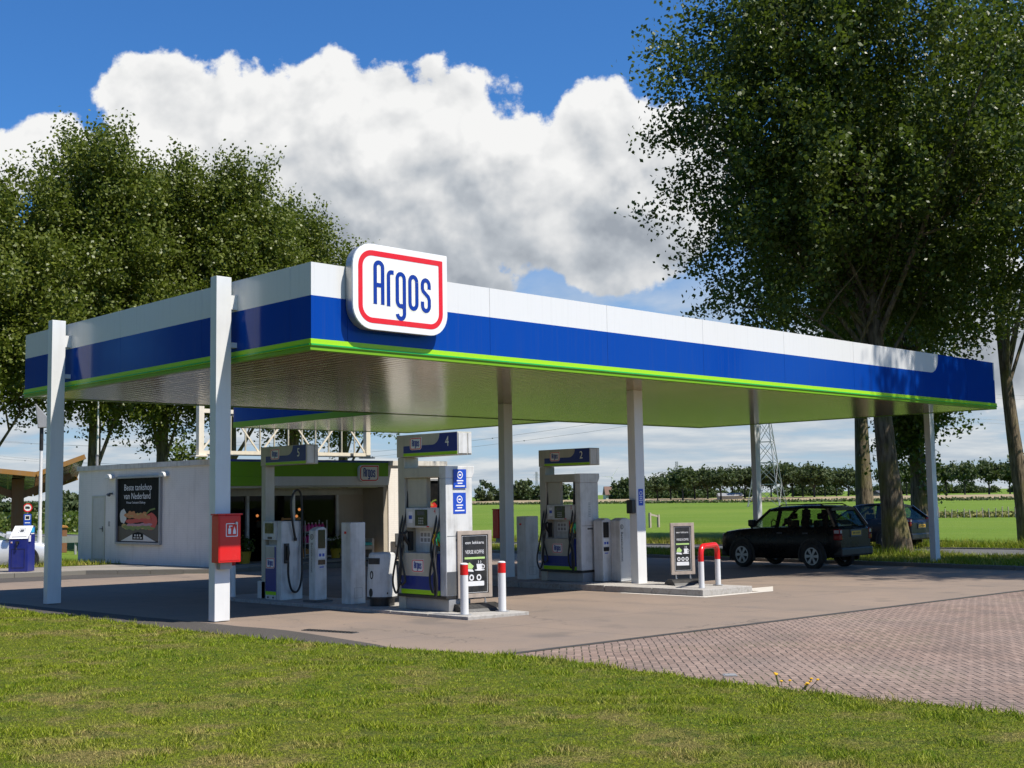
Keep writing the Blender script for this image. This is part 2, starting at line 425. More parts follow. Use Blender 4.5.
def leafmat(name, colf, trans=.3, rough=.4, spec=.4):
    m, t = newmat(name); c = colf(t)
    b = t.bsdf(c, rough, 0, None, spec)
    tr = t.n('ShaderNodeBsdfTranslucent'); t.l(t.mix(.5, c, (.16, .24, .02), 'MIX'), tr.inputs[0])
    mx = t.n('ShaderNodeMixShader'); mx.inputs[0].default_value = trans; t.l(b, mx.inputs[1]); t.l(tr.outputs[0], mx.inputs[2])
    t.out(mx.outputs[0]); return m
M['blades'] = leafmat('grass_blades', lambda t: lawn_color(t, t.pos(), t.isl()), .25, .6, .12)
def leafcol(c0, c1, c2):
    def f(t):
        r = t.isl(); n = t.noise(t.pos(), .55, 3)
        c = t.mix(r, c0, c1)
        return t.mix(t.rng(n, .42, .66, 0, .7), c, c2)
    return f
M['leaf'] = leafmat('poplar_leaves', leafcol((.030, .060, .006), (.080, .114, .013), (.100, .118, .016)), .30, .42, .36)
M['leaf_olive'] = leafmat('olive_leaves', leafcol((.070, .098, .010), (.150, .172, .022), (.110, .132, .017)), .27, .45, .32)
M['straw'] = leafmat('dry_stalks', leafcol((.30, .26, .11), (.22, .22, .07), (.16, .19, .05)), .2, .7, .1)
M['leaf_far'] = leafmat('far_leaves', leafcol((.045, .068, .028), (.072, .098, .038), (.088, .10, .04)), .2, .6, .2)  # leaf colours lightened to stand in for distance haze

def mat_field():
    m, t = newmat('polder_grass'); p = t.pos()
    a = t.noise(p, .02, 4, .6); b = t.noise(t.scl(p, 1, .15, 1), .5, 5, .65); c_ = t.noise(p, 6, 4, .65)
    c = t.mix(t.rng(a, .35, .65), (.095, .165, .018), (.135, .195, .026))
    c = t.mix(t.rng(b, .45, .75, 0, .6), c, (.17, .22, .045))
    c = t.mix(t.rng(c_, .45, .75, 0, .6), c, (.045, .10, .012))
    t.out(t.bsdf(c, .95, 0, t.bump(c_, 1., .08), .1)); return m
M['field'] = mat_field()
def mat_noise(name, c0, c1, scale, rough=.9, bump=.5):
    m, t = newmat(name); p = t.pos(); n = t.noise(p, scale, 5, .65)
    t.out(t.bsdf(t.mix(t.rng(n, .35, .65), c0, c1), rough, 0, t.bump(n, bump, .05), .15)); return m
M['verge'] = mat_noise('verge_soil', (.10, .14, .025), (.17, .14, .07), 1.2)
M['strip'] = mat_noise('dry_crop', (.32, .25, .15), (.24, .19, .115), .3)
M['hedge'] = mat_noise('reed_green', (.03, .055, .02), (.05, .08, .025), .8)
M['kerb'] = paint('kerb_concrete', (.16, .15, .13), .85, 0, .3, 4, .4, streak=False)
def mat_bark(name, c0, c1, moss):
    m, t = newmat(name); p = t.pos()
    v = t.noise(t.scl(p, 7, 7, 1.1), 1.6, 6, .65); w = t.n('ShaderNodeTexVoronoi'); t.l(t.scl(p, 9, 9, 1.6), w.inputs['Vector']); w.inputs['Scale'].default_value = 1.2
    c = t.mix(t.rng(v, .38, .62), c0, c1)
    c = t.mix(t.rng(t.noise(p, 1.2, 4), .48, .62, 0, .7), c, moss)
    h = t.m('ADD', v, t.m('MULTIPLY', w.outputs['Distance'], .5))
    t.out(t.bsdf(c, .9, 0, t.bump(h, 1., .05), .2)); return m
M['bark'] = mat_bark('poplar_bark', (.07, .054, .036), (.21, .165, .11), (.14, .13, .035))

# ------------------------------------------------------------------ ground, roads
def sheet(name, poly, dz, mat, kind='structure', t=T):
    me = bpy.data.meshes.new(name); me.from_pydata([(x, y, t(x, y) + dz) for x, y in poly], [], [tuple(range(len(poly)))])
    if me.polygons[0].normal.z < 0: me.flip_normals()
    me.materials.append(mat)
    bm = bmesh.new(); bm.from_mesh(me); bmesh.ops.triangulate(bm, faces=bm.faces); bm.to_mesh(me); bm.free()
    o = bpy.data.objects.new(name, me); COL.objects.link(o); o['kind'] = kind; return o
xs = [-3500, -1500, -700, -300, -150, -80] + list(range(-50, 71)) + [80, 100, 130, 170, 220, 300, 450, 700, 1200, 2200, 4500]
ys = [-3500, -1500, -700, -300, -150, -80] + list(range(-50, 71)) + [80, 100, 130, 170, 220, 300, 450, 700, 1200, 2200, 4500]
def Tc(x, y): return T(min(max(x, -60), 70), min(max(y, -60), 70))
vs = [(x, y, Tc(x, y)) for y in ys for x in xs]; nx = len(xs)
me = bpy.data.meshes.new('field'); me.from_pydata(vs, [], [(j*nx+i, j*nx+i+1, (j+1)*nx+i+1, (j+1)*nx+i) for j in range(len(ys)-1) for i in range(nx-1)])
me.materials.append(M['field']); o = bpy.data.objects.new('field', me); COL.objects.link(o); struct(o)

def edge(pts, amp, step, seed):
    rnd = random.Random(seed); out = []
    for (a, b) in zip(pts[:-1], pts[1:]):
        n = max(1, int(math.dist(a, b) / step))
        for i in range(n):
            f = i / n; out.append((a[0] + (b[0]-a[0]) * f + rnd.uniform(-amp, amp), a[1] + (b[1]-a[1]) * f))
    out.append(pts[-1]); return out
lawn_edge = edge([(-.62, -40), (-.70, -10), (-.75, -8.3), (-.62, -6), (-.46, -4.8), (-.95, -3), (-1.32, -1), (-1.36, 1), (-1.36, 7.5), (-1.5, 17)], .05, .35, 3)
sheet('lawn', lawn_edge + [(-50, 17), (-50, -40)], .020, M['lawn'])
sheet('forecourt', [(-1.8, -4.3), (21.5, -4.3), (23.2, 14), (23.5, 30), (15.4, 30), (15.4, 15.9), (8.0, 16.0), (5.4, 18.7), (-40, 18.7), (-40, 15.9), (-1.8, 15.9)], .008, M['forecourt'])
sheet('brick_paving', [(-1.6, -4.42), (20.6, -4.42), (18, -40), (-1.6, -40)], .008, M['pavers'])
sheet('paving_joint', [(-1.6, -4.42), (-1.6, -4.3), (20.9, -4.3), (20.9, -4.42)], .012, mat_asphalt('joint_tar', (.045, .043, .04), (.12, .11, .1)))
sheet('asphalt_strip', [(-1.7, -3.9), (-.95, -3.2)] + edge([(-.74, -2.4), (-.42, 0), (-.55, 2.6), (-.7, 8), (-.9, 15.9)], .03, .5, 5) + [(-1.7, 15.9)], .012, M['asphalt'])
sheet('shop_lane', [(-40, 16.4)] + [(x, 16.4 + .12 * math.sin(x * 1.7)) for x in range(-38, 7, 2)] + [(7.3, 16.5), (5.4, 18.66), (-40, 18.66)], .012, M['asphalt'])
mb = MB()
P = [(-40, 18.8), (5.5, 18.8), (8.1, 16.2), (17.5, 16.2), (17.5, 19.0), (10.5, 24.5), (-40, 24.5)]
mb.add([(x, y, T(x, y) - .1) for x, y in P] + [(x, y, T(x, y) + .12) for x, y in P], [(7, 8, 9, 10, 11, 12, 13)] + [(i, (i+1) % 7, 7 + (i+1) % 7, 7 + i) for i in range(7)])
struct(mb.build('pavement', M['sidewalk']))
def kerb(name, pts, w, h, mat=None):
    mb = MB()
    for (a, b) in zip(pts[:-1], pts[1:]):
        L = math.dist(a, b); n = max(1, round(L / 1.0))
        for i in range(n):
            p = [a[k] + (b[k]-a[k]) * (i + .006) / n for k in (0, 1)]; q = [a[k] + (b[k]-a[k]) * (i + .994) / n for k in (0, 1)]
            dx, dy = (b[0]-a[0]) / L, (b[1]-a[1]) / L
            P = [(p[0]-dy*w/2, p[1]+dx*w/2), (p[0]+dy*w/2, p[1]-dx*w/2), (q[0]+dy*w/2, q[1]-dx*w/2), (q[0]-dy*w/2, q[1]+dx*w/2)]
            jz = random.uniform(-.006, .006)
            mb.add([(x, y, T(x, y) - .1) for x, y in P] + [(x, y, T(x, y) + h + jz) for x, y in P], [(4, 5, 6, 7), (0, 1, 5, 4), (1, 2, 6, 5), (2, 3, 7, 6), (3, 0, 4, 7)])
    return struct(mb.build(name, mat or M['kerb']))
kerb('pavement_kerb', [(-40, 18.74), (5.44, 18.74), (8.04, 16.12), (17.5, 16.12)], .12, .125)
kerb('verge_kerb', [(20.2, -12), (20.75, -1), (21.4, 2.6), (22.8, 10.4), (23.6, 16), (23.4, 30)], .16, .11)
mb = MB()
near = [(20.28, -12), (20.83, -1), (21.48, 2.6), (22.88, 10.4), (23.68, 16), (23.48, 60)]
def rn(y): return 27.9 - .035 * y
def rf(y): return 34.6 - .14 * y if y < 40 else 34.6 - 5.6 - .035 * (y - 40)
for (a, b) in zip(near[:-1], near[1:]):
    P = [a, (rn(a[1]), a[1]), (rn(b[1]), b[1]), b]
    mb.face([(x, y, T(x, y) + .09) for x, y in P])
struct(mb.build('verge', M['verge']))
yy = [-80, -40, -20, -10, 0, 5, 10, 15, 20, 25, 30, 40, 60, 90, 140]
mb = MB()
for a, b in zip(yy[:-1], yy[1:]):
    mb.face([(rn(a), a, T(rn(a), a) + .03), (rf(a), a, T(rf(a), a) + .035), (rf(b), b, T(rf(b), b) + .035), (rn(b), b, T(rn(b), b) + .03)])
struct(mb.build('road', M['road']))
kerb('road_kerb_near', [(rn(y), y) for y in (-40, -10, 0, 10, 20, 30, 60)], .14, .10)
kerb('road_kerb_far', [(rf(y), y) for y in (-40, -10, 0, 10, 20, 30, 40, 60, 90)], .14, .08)
# far crop strip and the low reed line along the polder ditch
mb = MB(); mb.face([(230, -200, .0), (262, -200, .6), (262, 900, .6), (230, 900, .0)]); struct(mb.build('crop_strip', M['strip']))

# ------------------------------------------------------------------ foliage
rng = np.random.default_rng(11)
def raw_mesh(name, V, nper, mat):
    """V: (n*nper,3) separate little faces of nper corners"""
    n = len(V) // nper; me = bpy.data.meshes.new(name)
    me.vertices.add(len(V)); me.vertices.foreach_set('co', V.astype(np.float32).ravel())
    me.loops.add(len(V)); me.loops.foreach_set('vertex_index', np.arange(len(V), dtype=np.int32))
    me.polygons.add(n); me.polygons.foreach_set('loop_start', np.arange(n, dtype=np.int32) * nper)
    me.polygons.foreach_set('loop_total', np.full(n, nper, dtype=np.int32))
    me.update(calc_edges=True); me.materials.append(mat); return me
def leaves(C, size, r):
    n = len(C)
    a = r.normal(size=(n, 3)); a /= np.linalg.norm(a, axis=1)[:, None]
    b = r.normal(size=(n, 3)); b -= (b * a).sum(1)[:, None] * a; b /= np.linalg.norm(b, axis=1)[:, None]
    s = size * r.uniform(.6, 1.25, n)[:, None]
    return np.stack([C - a * s * .5, C + b * s * .36 - a * s * .05, C + a * s * .5, C - b * s * .36 - a * s * .05], 1).reshape(-1, 3)
def crown_points(r, ells, nclump, nleaf, sig, shell=.55):
    """leaf clumps spread through a few ellipsoids, denser to the outside"""
    w = np.array([e[3]*e[4]*e[5] * (e[6] if len(e) > 6 else 1) for e in ells]); w = w / w.sum(); cl = []; od = []
    for e, k in zip(ells, r.multinomial(nclump, w)):
        d = r.normal(size=(k, 3)); d /= np.linalg.norm(d, axis=1)[:, None]
        rad = (shell + (1 - shell) * r.uniform(size=k)) ** .8 * (1 + .07 * np.clip(r.normal(size=k), -2, 2))
        inner = r.uniform(size=k) < .22; rad[inner] *= r.uniform(.3, .9, inner.sum())
        cl.append(np.array(e[:3]) + d * rad[:, None] * np.array(e[3:6])); od.append(d)
    cl = np.concatenate(cl); out = np.concatenate(od)
    sz = r.uniform(.6, 1.35, len(cl))
    idx = r.choice(len(cl), nleaf, p=sz**2 / (sz**2).sum())
    o = out[idx] + np.array([0, 0, .25]); o /= np.linalg.norm(o, axis=1)[:, None]
    s_ = (sig * sz[idx])[:, None]
    P = cl[idx] + np.clip(r.normal(size=(nleaf, 3)), -1.7, 1.7) * s_ * .62 + o * np.clip(r.normal(size=nleaf), -1.6, 1.6)[:, None] * s_ * 1.15
    return cl, P
def limb_mesh(r, mb, ells, cl, trunk_top, trunk_r, z0, lean, nlimb, fork_z):
    """tapered trunk with flare, limbs and twigs that end inside the crown"""
    k = 9; pts = []; rad = []
    for i in range(k + 1):
        f = i / k; z = z0 + (trunk_top - z0) * f
        pts.append((lean[0] * f + .12 * math.sin(3.1 * f + lean[0]), lean[1] * f + .10 * math.sin(4.3 * f), z))
        rad.append(trunk_r * (1.0 - .72 * f) * (1 + .38 * math.exp(-f * 16)))
    mb.tube(pts, rad, 14)
    tops = []
    for i in range(nlimb):
        f = r.uniform(0, 1); zf = fork_z + (trunk_top - fork_z) * f ** 1.1 * .8
        fi = (zf - z0) / (trunk_top - z0); j = int(fi * k); q = Vector(pts[j]).lerp(Vector(pts[min(j+1, k)]), fi * k - j)
        c = Vector(cl[r.integers(len(cl))])
        for _ in range(6):
            if c.z > q.z + .3: break
            c = Vector(cl[r.integers(len(cl))])
        mid = q.lerp(c, .45) + Vector((0, 0, (c - q).length * r.uniform(-.04, .14)))
        rr = trunk_r * (1 - .7 * fi) * r.uniform(.22, .42)
        path = bez(q, q.lerp(mid, .6), mid.lerp(c, .3), c, 7)
        mb.tube(path, rr, 7, r1=.02); tops.append(path)
    for p in tops:
        for _ in range(3):
            a = p[r.integers(2, 6)]; ds = np.linalg.norm(cl - np.array(a), axis=1); near_ = np.argsort(ds)[5:40]
            c = Vector(cl[r.choice(near_)]); mb.tube(bez(a, a.lerp(c, .4) + Vector((0, 0, .2)), a.lerp(c, .7), c, 4), .05, 5, r1=.012)
def tree(name, label, cat, loc, ells, trunk_top, trunk_r, nclump, nleaf, lsize, seed, leaf='leaf', fork_z=4., lean=(0, 0), nlimb=16, sig=.42, group=None, shell=.55, carve=()):
    r = np.random.default_rng(seed); t = thing(name, label, cat, loc, 0, group)
    cl, P = crown_points(r, ells, nclump, nleaf, sig, shell)
    for (qx, qy, qz, qr) in carve: P = P[((P - np.array([qx, qy, qz]))**2).sum(1) > (qr * r.uniform(.85, 1.15, len(P)))**2]
    mb = MB(); limb_mesh(r, mb, ells, cl, trunk_top, trunk_r, -.15, lean, nlimb, fork_z)
    mb.build('trunk', M['bark'], t, smooth=True)
    me = raw_mesh('crown', leaves(P, lsize, r), 4, M[leaf]); o = bpy.data.objects.new('crown', me); COL.objects.link(o); o.parent = t
    return t
GR = 'poplars along the road'
tree('poplar_tree', 'large poplar with forked mossy trunk and broad dark crown at the right canopy end', 'tree', (27.46, 5.74, T(27.2, 6) + .05),
     [(0, 0, 14.5, 6.2, 6.2, 6.5), (-2.4, 2.0, 10.8, 4.5, 4.5, 3.6), (2.5, -1.5, 12, 5.2, 5.2, 4.6), (-.6, .6, 20, 4.2, 4.2, 4.5), (-3.0, 2.8, 16.0, 3.6, 3.6, 4.6), (1.5, -1.5, 8.6, 2.6, 2.6, 1.8)],
     15, .385, 1400, 165000, .17, 21, fork_z=6.0, lean=(-.9, .5), nlimb=34, group=GR, carve=((-2.6, -1.2, 7.4, 2.3), (-4.2, -2.2, 8.6, 2.1), (-1.2, -.6, 6.6, 1.7), (-3.4, -1.6, 12.2, 1.3), (-3.9, -2.6, 15.2, 1.2)))
tree('poplar_tree', 'poplar with a slim dark trunk just left of the mossy forked trunk', 'tree', (44.9, 16.8, T(45, 17)),
     [(0, 0, 16, 5.6, 5.6, 6.5), (1, -1, 10.5, 4, 4, 2.6)], 14, .46, 600, 42000, .2, 22, fork_z=6.6, nlimb=14, group=GR)
tree('poplar_tree', 'poplar with leafy shoots low on its trunk, right of the mossy forked trunk', 'tree', (42.0, 12.4, T(42, 12.4)),
     [(-1.4, 1.4, 16, 4.6, 4.6, 6.5), (-.9, .9, 9.5, 3.0, 3.0, 2.4), (.3, -.3, 6.2, 1.35, 1.35, 1.5, 9), (-.3, .3, 4.6, 1.0, 1.0, 1.2, 8), (.3, -.2, 2.9, .6, .6, .8, 8)], 14, .40, 680, 50000, .2, 23, fork_z=5, nlimb=16, group=GR)
tree('poplar_tree', 'rightmost poplar, its bare leaning trunk with a burl and thin upswept limbs', 'tree', (40.0, 6.62, T(40, 7)),
     [(1.1, -1.1, 17.0, 5.2, 5.2, 4.6), (1.6, -1.6, 20.5, 5, 5, 4.5), (2.6, -2.4, 11.5, 2.4, 2.4, 2.6), (-1.2, .9, 10.4, 1.4, 1.4, .9, .8)], 14, .35, 620, 44000, .19, 24, fork_z=5.2, lean=(-.9, .85), nlimb=18, group=GR)
tree('poplar_tree', 'tall poplar beside the brick paving whose crown shades the end of the fascia', 'tree', (24.6, -10.6, T(25, -10)),
     [(0, 0, 17.2, 5.9, 5.9, 6.2), (-.4, .3, 12.2, 4.8, 4.8, 3.0)], 12, .42, 700, 60000, .19, 25, fork_z=4.6, nlimb=16, group=GR)
tree('poplar_tree', 'low crowned poplar far right of the forecourt, mirrored in the dark end of the fascia', 'tree', (36.5, -8.2, T(36, -8)),
     [(0, 0, 8.6, 5.4, 5.4, 5.4), (.5, -.3, 13, 3.6, 3.6, 3.6)], 12, .42, 420, 42000, .24, 27, fork_z=2.2, nlimb=14, group=GR)
GL = 'poplars behind the shop'
def ltree(x, y, top, rad, seed, label, n=118000, low=5.9):
    h = top - low; tip = [(random.Random(seed + i).uniform(-.55, .55) * rad, random.Random(seed + i + 9).uniform(-.55, .55) * rad, top - 2.6 - .8 * i, rad * .34, rad * .34, 2.6) for i in range(3)]
    return tree('poplar_tree', label, 'tree', (x, y, T(x, y)), [(0, 0, low + h * .38, rad * .92, rad * .92, h * .37), (0, 0, low + h * .66, rad * .66, rad * .66, h * .30)] + tip,
         top - 2.5, .36, 560, n, .185, seed, 'leaf_olive', fork_z=3.4, nlimb=16, sig=.5, group=GL, shell=.62)
ltree(10.6, 40.5, 17.6, 5.2, 31, 'olive green poplar at the far left edge, lower than its neighbours')
ltree(16.2, 41.2, 20.9, 4.6, 33, 'olive green poplar with a bright forked trunk above the poster wall')
ltree(20.4, 42.4, 20.2, 3.8, 34, 'olive green poplar with a dark straight trunk, right of the bright forked trunk')
ltree(23.4, 40.8, 20.6, 4.6, 36, 'tall olive green poplar rising behind the middle of the left fascia', 122000)
ltree(28.8, 43.0, 19.4, 4.2, 37, 'olive green poplar with a pointed top between the tall one and the sign')
ltree(33.3, 44.5, 17.0, 4.0, 38, 'olive green poplar nearest to the big sign, lowest of the right slope')
side_tree = ltree(-24, 40, 19.0, 5.6, 39, 'full crowned poplar added out of view left of the station to darken the left fascia', 70000, 2.2)  # unseen tree row, added to block sky light from the left-facing surfaces
side_tree['group'] = 'added unseen poplars left of the station'
for i, (x, y) in enumerate(((-13.5, 45), (-27, 31), (-29, 22), (-29.5, 13), (-29, 4))):
    dup(side_tree, (x, y, T(x, y)), 1.3 * i + .7)
# low shrub between the left trunks
t = thing('shrub', 'dark bushy shrub showing over the shop roof below the left trunks', 'shrub', (19.6, 38.2, T(20, 38)))
r = np.random.default_rng(41); cl, P = crown_points(r, [(0, 0, 3.4, 1.2, 1.2, 1.6)], 60, 3500, .25)
o = bpy.data.objects.new('foliage', raw_mesh('foliage', leaves(P, .2, r), 4, M['leaf'])); COL.objects.link(o); o.parent = t
mb = MB(); mb.tube([(0, 0, -.1), (.1, 0, 1.5), (0, .1, 3.4)], .09, 8, r1=.03); mb.build('stem', M['bark'], t, smooth=True)

# distant trees, each its own thing
protos = []
for k in range(4):
    r = np.random.default_rng(60 + k)
    cl, P = crown_points(r, [(0, 0, 6.5, 3.5, 3.5, 2.3), (r.uniform(-1, 1), r.uniform(-1, 1), 5.9, 3.3, 3.3, 1.7)], 130, 2600, .55, .5)
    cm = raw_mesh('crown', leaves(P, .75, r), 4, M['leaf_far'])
    mb = MB(); mb.tube([(0, 0, -.3), (.1, 0, 2.5), (0, .1, 6)], .28, 7, r1=.1)
    for j in range(6):
        c = cl[r.integers(len(cl))]; mb.tube(bez((.05, .05, 2.6), (.1, .1, 3.4), Vector(c) * .6 + Vector((0, 0, 1.5)), c, 4), .12, 5, r1=.03)
    t = thing('distant_tree', 'x', 'tree', (0, 0, 0))
    o = bpy.data.objects.new('crown', cm); COL.objects.link(o); o.parent = t
    mb.build('trunk', M['bark_far'], t, smooth=True); protos.append(t)
def far_trees(items, group, labels, wx=1.):
    for i, (x, y, h) in enumerate(items):
        p = protos[i % 4]; lab = labels(i)
        s = h / 9.6
        if 'used' not in p: p['used'] = 1; o = p; o.location = (x, y, -.25); o.scale = (s * 1.1, s * 1.1, s); o['label'] = lab
        else: o = dup(p, (x, y, -.25), rng.uniform(0, 6), lab, (s * wx * rng.uniform(.9, 1.15), s * wx * rng.uniform(.9, 1.15), s))
        o['group'] = group
C0 = np.array([-9.92, -14.22]); FW = np.array([.6993, .7148]); RT = np.array([.7148, -.6993])
def at(px, d):  # authoring aid: image column and forward distance -> world
    q = C0 + d * (FW + RT * (px - 512) / 1208.5); return float(q[0]), float(q[1])
it = []
for i, px in enumerate([655, 668, 680, 692, 705, 718, 730, 742, 755, 768, 779, 790, 800, 811, 822, 833, 845, 856]):
    d = 318 + 14 * math.sin(i * 2.3); x, y = at(px, d); it.append((x, y, (7.2, 8.4, 9.0, 9.3, 9.2, 9.0, 9.4, 9.0, 9.4, 9.8, 9.9, 10.0, 9.6, 9.4, 8.8, 8.2, 8.4, 7.6)[i]))
far_trees(it, 'dark avenue of trees beyond the pylon', lambda i: 'distant dark avenue tree standing in the dense row behind the lattice pylon')
it = []
wide = [(700+1*0, 0)]
for i, (px, h) in enumerate([(885, 9.2), (903, 10.4), (943, 10.2), (961, 10.0), (985, 10.6), (1006, 10.2), (1021, 11.5), (1045, 10.5), (1070, 10)]):
    x, y = at(px, 330 + (i % 3) * 9); it.append((x, y, h))
names_r = ['leftmost of the spaced round trees on the right, behind the mossy trunk', 'spaced round distant tree seen between the two slim trunks', 'distant round tree just right of the white canopy column',
           'distant round tree second to the right of the white canopy column', 'broadest distant round tree above the fence posts', 'distant round tree left of the bare right trunk',
           'distant round tree behind the bare right trunk', 'distant round tree just past the bare right trunk', 'distant round tree at the far right edge of the polder']
far_trees(it, 'spaced trees on the polder dike', lambda i: names_r[i], 1.0)
# far-off woods that read as one mass
def wood(name, pts, h, n, seed, label):
    r = np.random.default_rng(seed); cl = []
    for (a, b) in zip(pts[:-1], pts[1:]):
        L = math.dist(a, b); k = int(L / 4)
        for i in range(k):
            f = r.uniform(); hh = h * (.65 + .35 * math.sin(i * 1.7) ** 2) * r.uniform(.8, 1.1)
            x = a[0] + (b[0]-a[0]) * f; y = a[1] + (b[1]-a[1]) * f
            d = r.normal(size=(26, 3)); d /= np.linalg.norm(d, axis=1)[:, None]
            cl.append(np.array([x, y, hh * .5 - .3]) + d * np.array([3.4, 3.4, hh * .5]) * r.uniform(.75, 1.02, 26)[:, None])
    cl = np.concatenate(cl); P = cl[r.integers(len(cl), size=n)] + r.normal(size=(n, 3)) * .5; P[:, 2] = np.maximum(P[:, 2], -.2)
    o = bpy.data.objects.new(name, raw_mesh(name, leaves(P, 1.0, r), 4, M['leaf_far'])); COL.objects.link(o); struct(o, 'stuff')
wood('woodland', [at(380, 400), at(470, 395), at(560, 390), at(640, 395), at(700, 430)], 7.2, 42000, 71, '')
wood('woodland', [at(-120, 330), at(-40, 330), at(60, 330), at(180, 340)], 6.0, 24000, 72, '')
wood('woodland', [at(640, 560), at(800, 580), at(1000, 600), at(1150, 600)], 5.2, 42000, 73, '')
def reeds(name, a, b, h, w, n, seed, sz=.9, mat='leaf_far'):
    r = np.random.default_rng(seed); f = r.uniform(size=n)[:, None]
    P = np.array([*a, 0]) * (1 - f) + np.array([*b, 0]) * f; P[:, :2] += r.normal(size=(n, 2)) * w; P[:, 2] = r.uniform(-.3, h, n)
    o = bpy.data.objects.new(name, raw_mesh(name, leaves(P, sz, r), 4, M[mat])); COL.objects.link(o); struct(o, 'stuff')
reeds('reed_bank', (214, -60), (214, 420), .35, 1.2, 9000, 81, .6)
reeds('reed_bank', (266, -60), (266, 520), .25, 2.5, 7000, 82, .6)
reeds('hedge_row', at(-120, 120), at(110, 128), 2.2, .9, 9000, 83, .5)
reeds('maize_rows', at(-120, 95), at(110, 100), 1.3, 3.5, 12000, 84, .35, 'leaf')

# grass blades
def blades(name, P, h, w, r, lean=.5, mat='blades'):
    n = len(P); ang = r.uniform(0, 2 * math.pi, n); d = np.stack([np.cos(ang), np.sin(ang), np.zeros(n)], 1)
    l = r.normal(size=(n, 3)) * lean; l[:, 2] = 0; tip = P + (np.array([0, 0, 1.]) + l) * h[:, None]
    V = np.stack([P - d * w[:, None] / 2, P + d * w[:, None] / 2, tip], 1).reshape(-1, 3)
    o = bpy.data.objects.new(name, raw_mesh(name, V, 3, M[mat])); COL.objects.link(o); return struct(o, 'stuff')
r = np.random.default_rng(90); n = 900000
d = 5.0 + (25 - 5.0) * r.uniform(size=n) ** 1.15; la = r.uniform(-.58, .58, n)
q = C0 + d[:, None] * (FW + la[:, None] * RT)
le = np.array(lawn_edge); ex = np.interp(q[:, 1], le[:, 1], le[:, 0]) + r.normal(size=n) * .05
keep = (q[:, 0] < ex + .03) & (q[:, 1] > -22) & (q[:, 1] < 14) & (d * np.abs(la) < 13)
q = q[keep]; d = d[keep]; ex = ex[keep]; print('blades', len(q))
near_edge = np.exp(-np.maximum(ex - q[:, 0], 0) / .25)
clump = .6 + .8 * np.clip(np.sin(q[:, 0] * 5.1 + np.sin(q[:, 1] * 3.3) * 2) * np.sin(q[:, 1] * 4.7 + np.sin(q[:, 0] * 2.9) * 2), 0, 1)
P = np.column_stack([q, .217 - .014 * q[:, 0] - .007 * q[:, 1] + .012])
blades('lawn_grass', P, r.uniform(.014, .040, len(q)) * clump * (1 + 1.5 * near_edge * r.uniform(size=len(q))), .0045 + .0007 * d * r.uniform(.5, 1.3, len(q)), r, .55)
# verge grass under the right trees and rough edge of the field
n = 60000; y = r.uniform(-11, 30, n); xa = np.interp(y, [a[1] for a in near], [a[0] for a in near]); f = r.uniform(size=n); x = xa + .05 + f * (27.7 - xa)
bare = (np.sin(x * 1.9 + np.sin(y * 1.3)) * np.sin(y * 1.5 + x * .6) > .45) & (r.uniform(size=n) < .8); x = x[~bare]; y = y[~bare]
dd = np.hypot(x - 27.2, y - 6.0)
P = np.column_stack([x, y, np.maximum(.217 - .014 * x - .007 * y, -.25) + .085])
blades('verge_grass', P, r.uniform(.06, .18, len(x)) * (1 + 1.3 * np.exp(-((dd - .9) / .9) ** 2)), r.uniform(.012, .03, len(x)), r, .5)
n = 50000; y = r.uniform(-12, 60, n); x = np.array([rf(v) for v in y]) + .1 + np.abs(r.normal(size=n)) * 1.4
P = np.column_stack([x, y, np.full(n, -.26)])
blades('field_edge_grass', P, r.uniform(.1, .42, n), r.uniform(.02, .05, n), r, .4)
n = 12000; y = r.uniform(22.2, 36, n); x = r.uniform(4.5, 9.6, n); k = x < 8.55 - (y - 17.35) * .055; x = x[k]; y = y[k]
blades('shop_side_grass', np.column_stack([x, y, .217 - .014 * x - .007 * y + .12]), r.uniform(.06, .2, len(x)), r.uniform(.015, .03, len(x)), r, .4)
mb = MB(); mb.face([(x, y, T(x, y) + .128) for x, y in ((5.2, 22.2), (8.6, 22.2), (8.0, 36), (-40, 36), (-40, 25.4), (5.2, 25.4))]); struct(mb.build('side_verge', M['lawn']))

# yellow flowers at the paving edge
fl = thing('dandelion_clump', 'small clump of yellow flowers growing where lawn meets brick paving', 'flowers', (-.62, -8.1, T(-.62, -8.1)))
rr = random.Random(4); heads = []
for i in range(11):
    x, y, h = rr.uniform(-.08, .16), rr.uniform(-.30, .30), rr.uniform(.05, .11); mb = MB(); mb.tube([(x*.7, y*.7, 0), (x*.9, y*.9, h*.6), (x, y, h)], .003, 5); heads.append((x, y, h)); mb.build('stem', M['leaf'], fl)
for h in heads:
    mb = MB(); mb.lathe([(.004, -.006), (.015, 0), (.016, .005), (.007, .010)], h, 8); mb.build('flower_head', M['yellow'], fl)
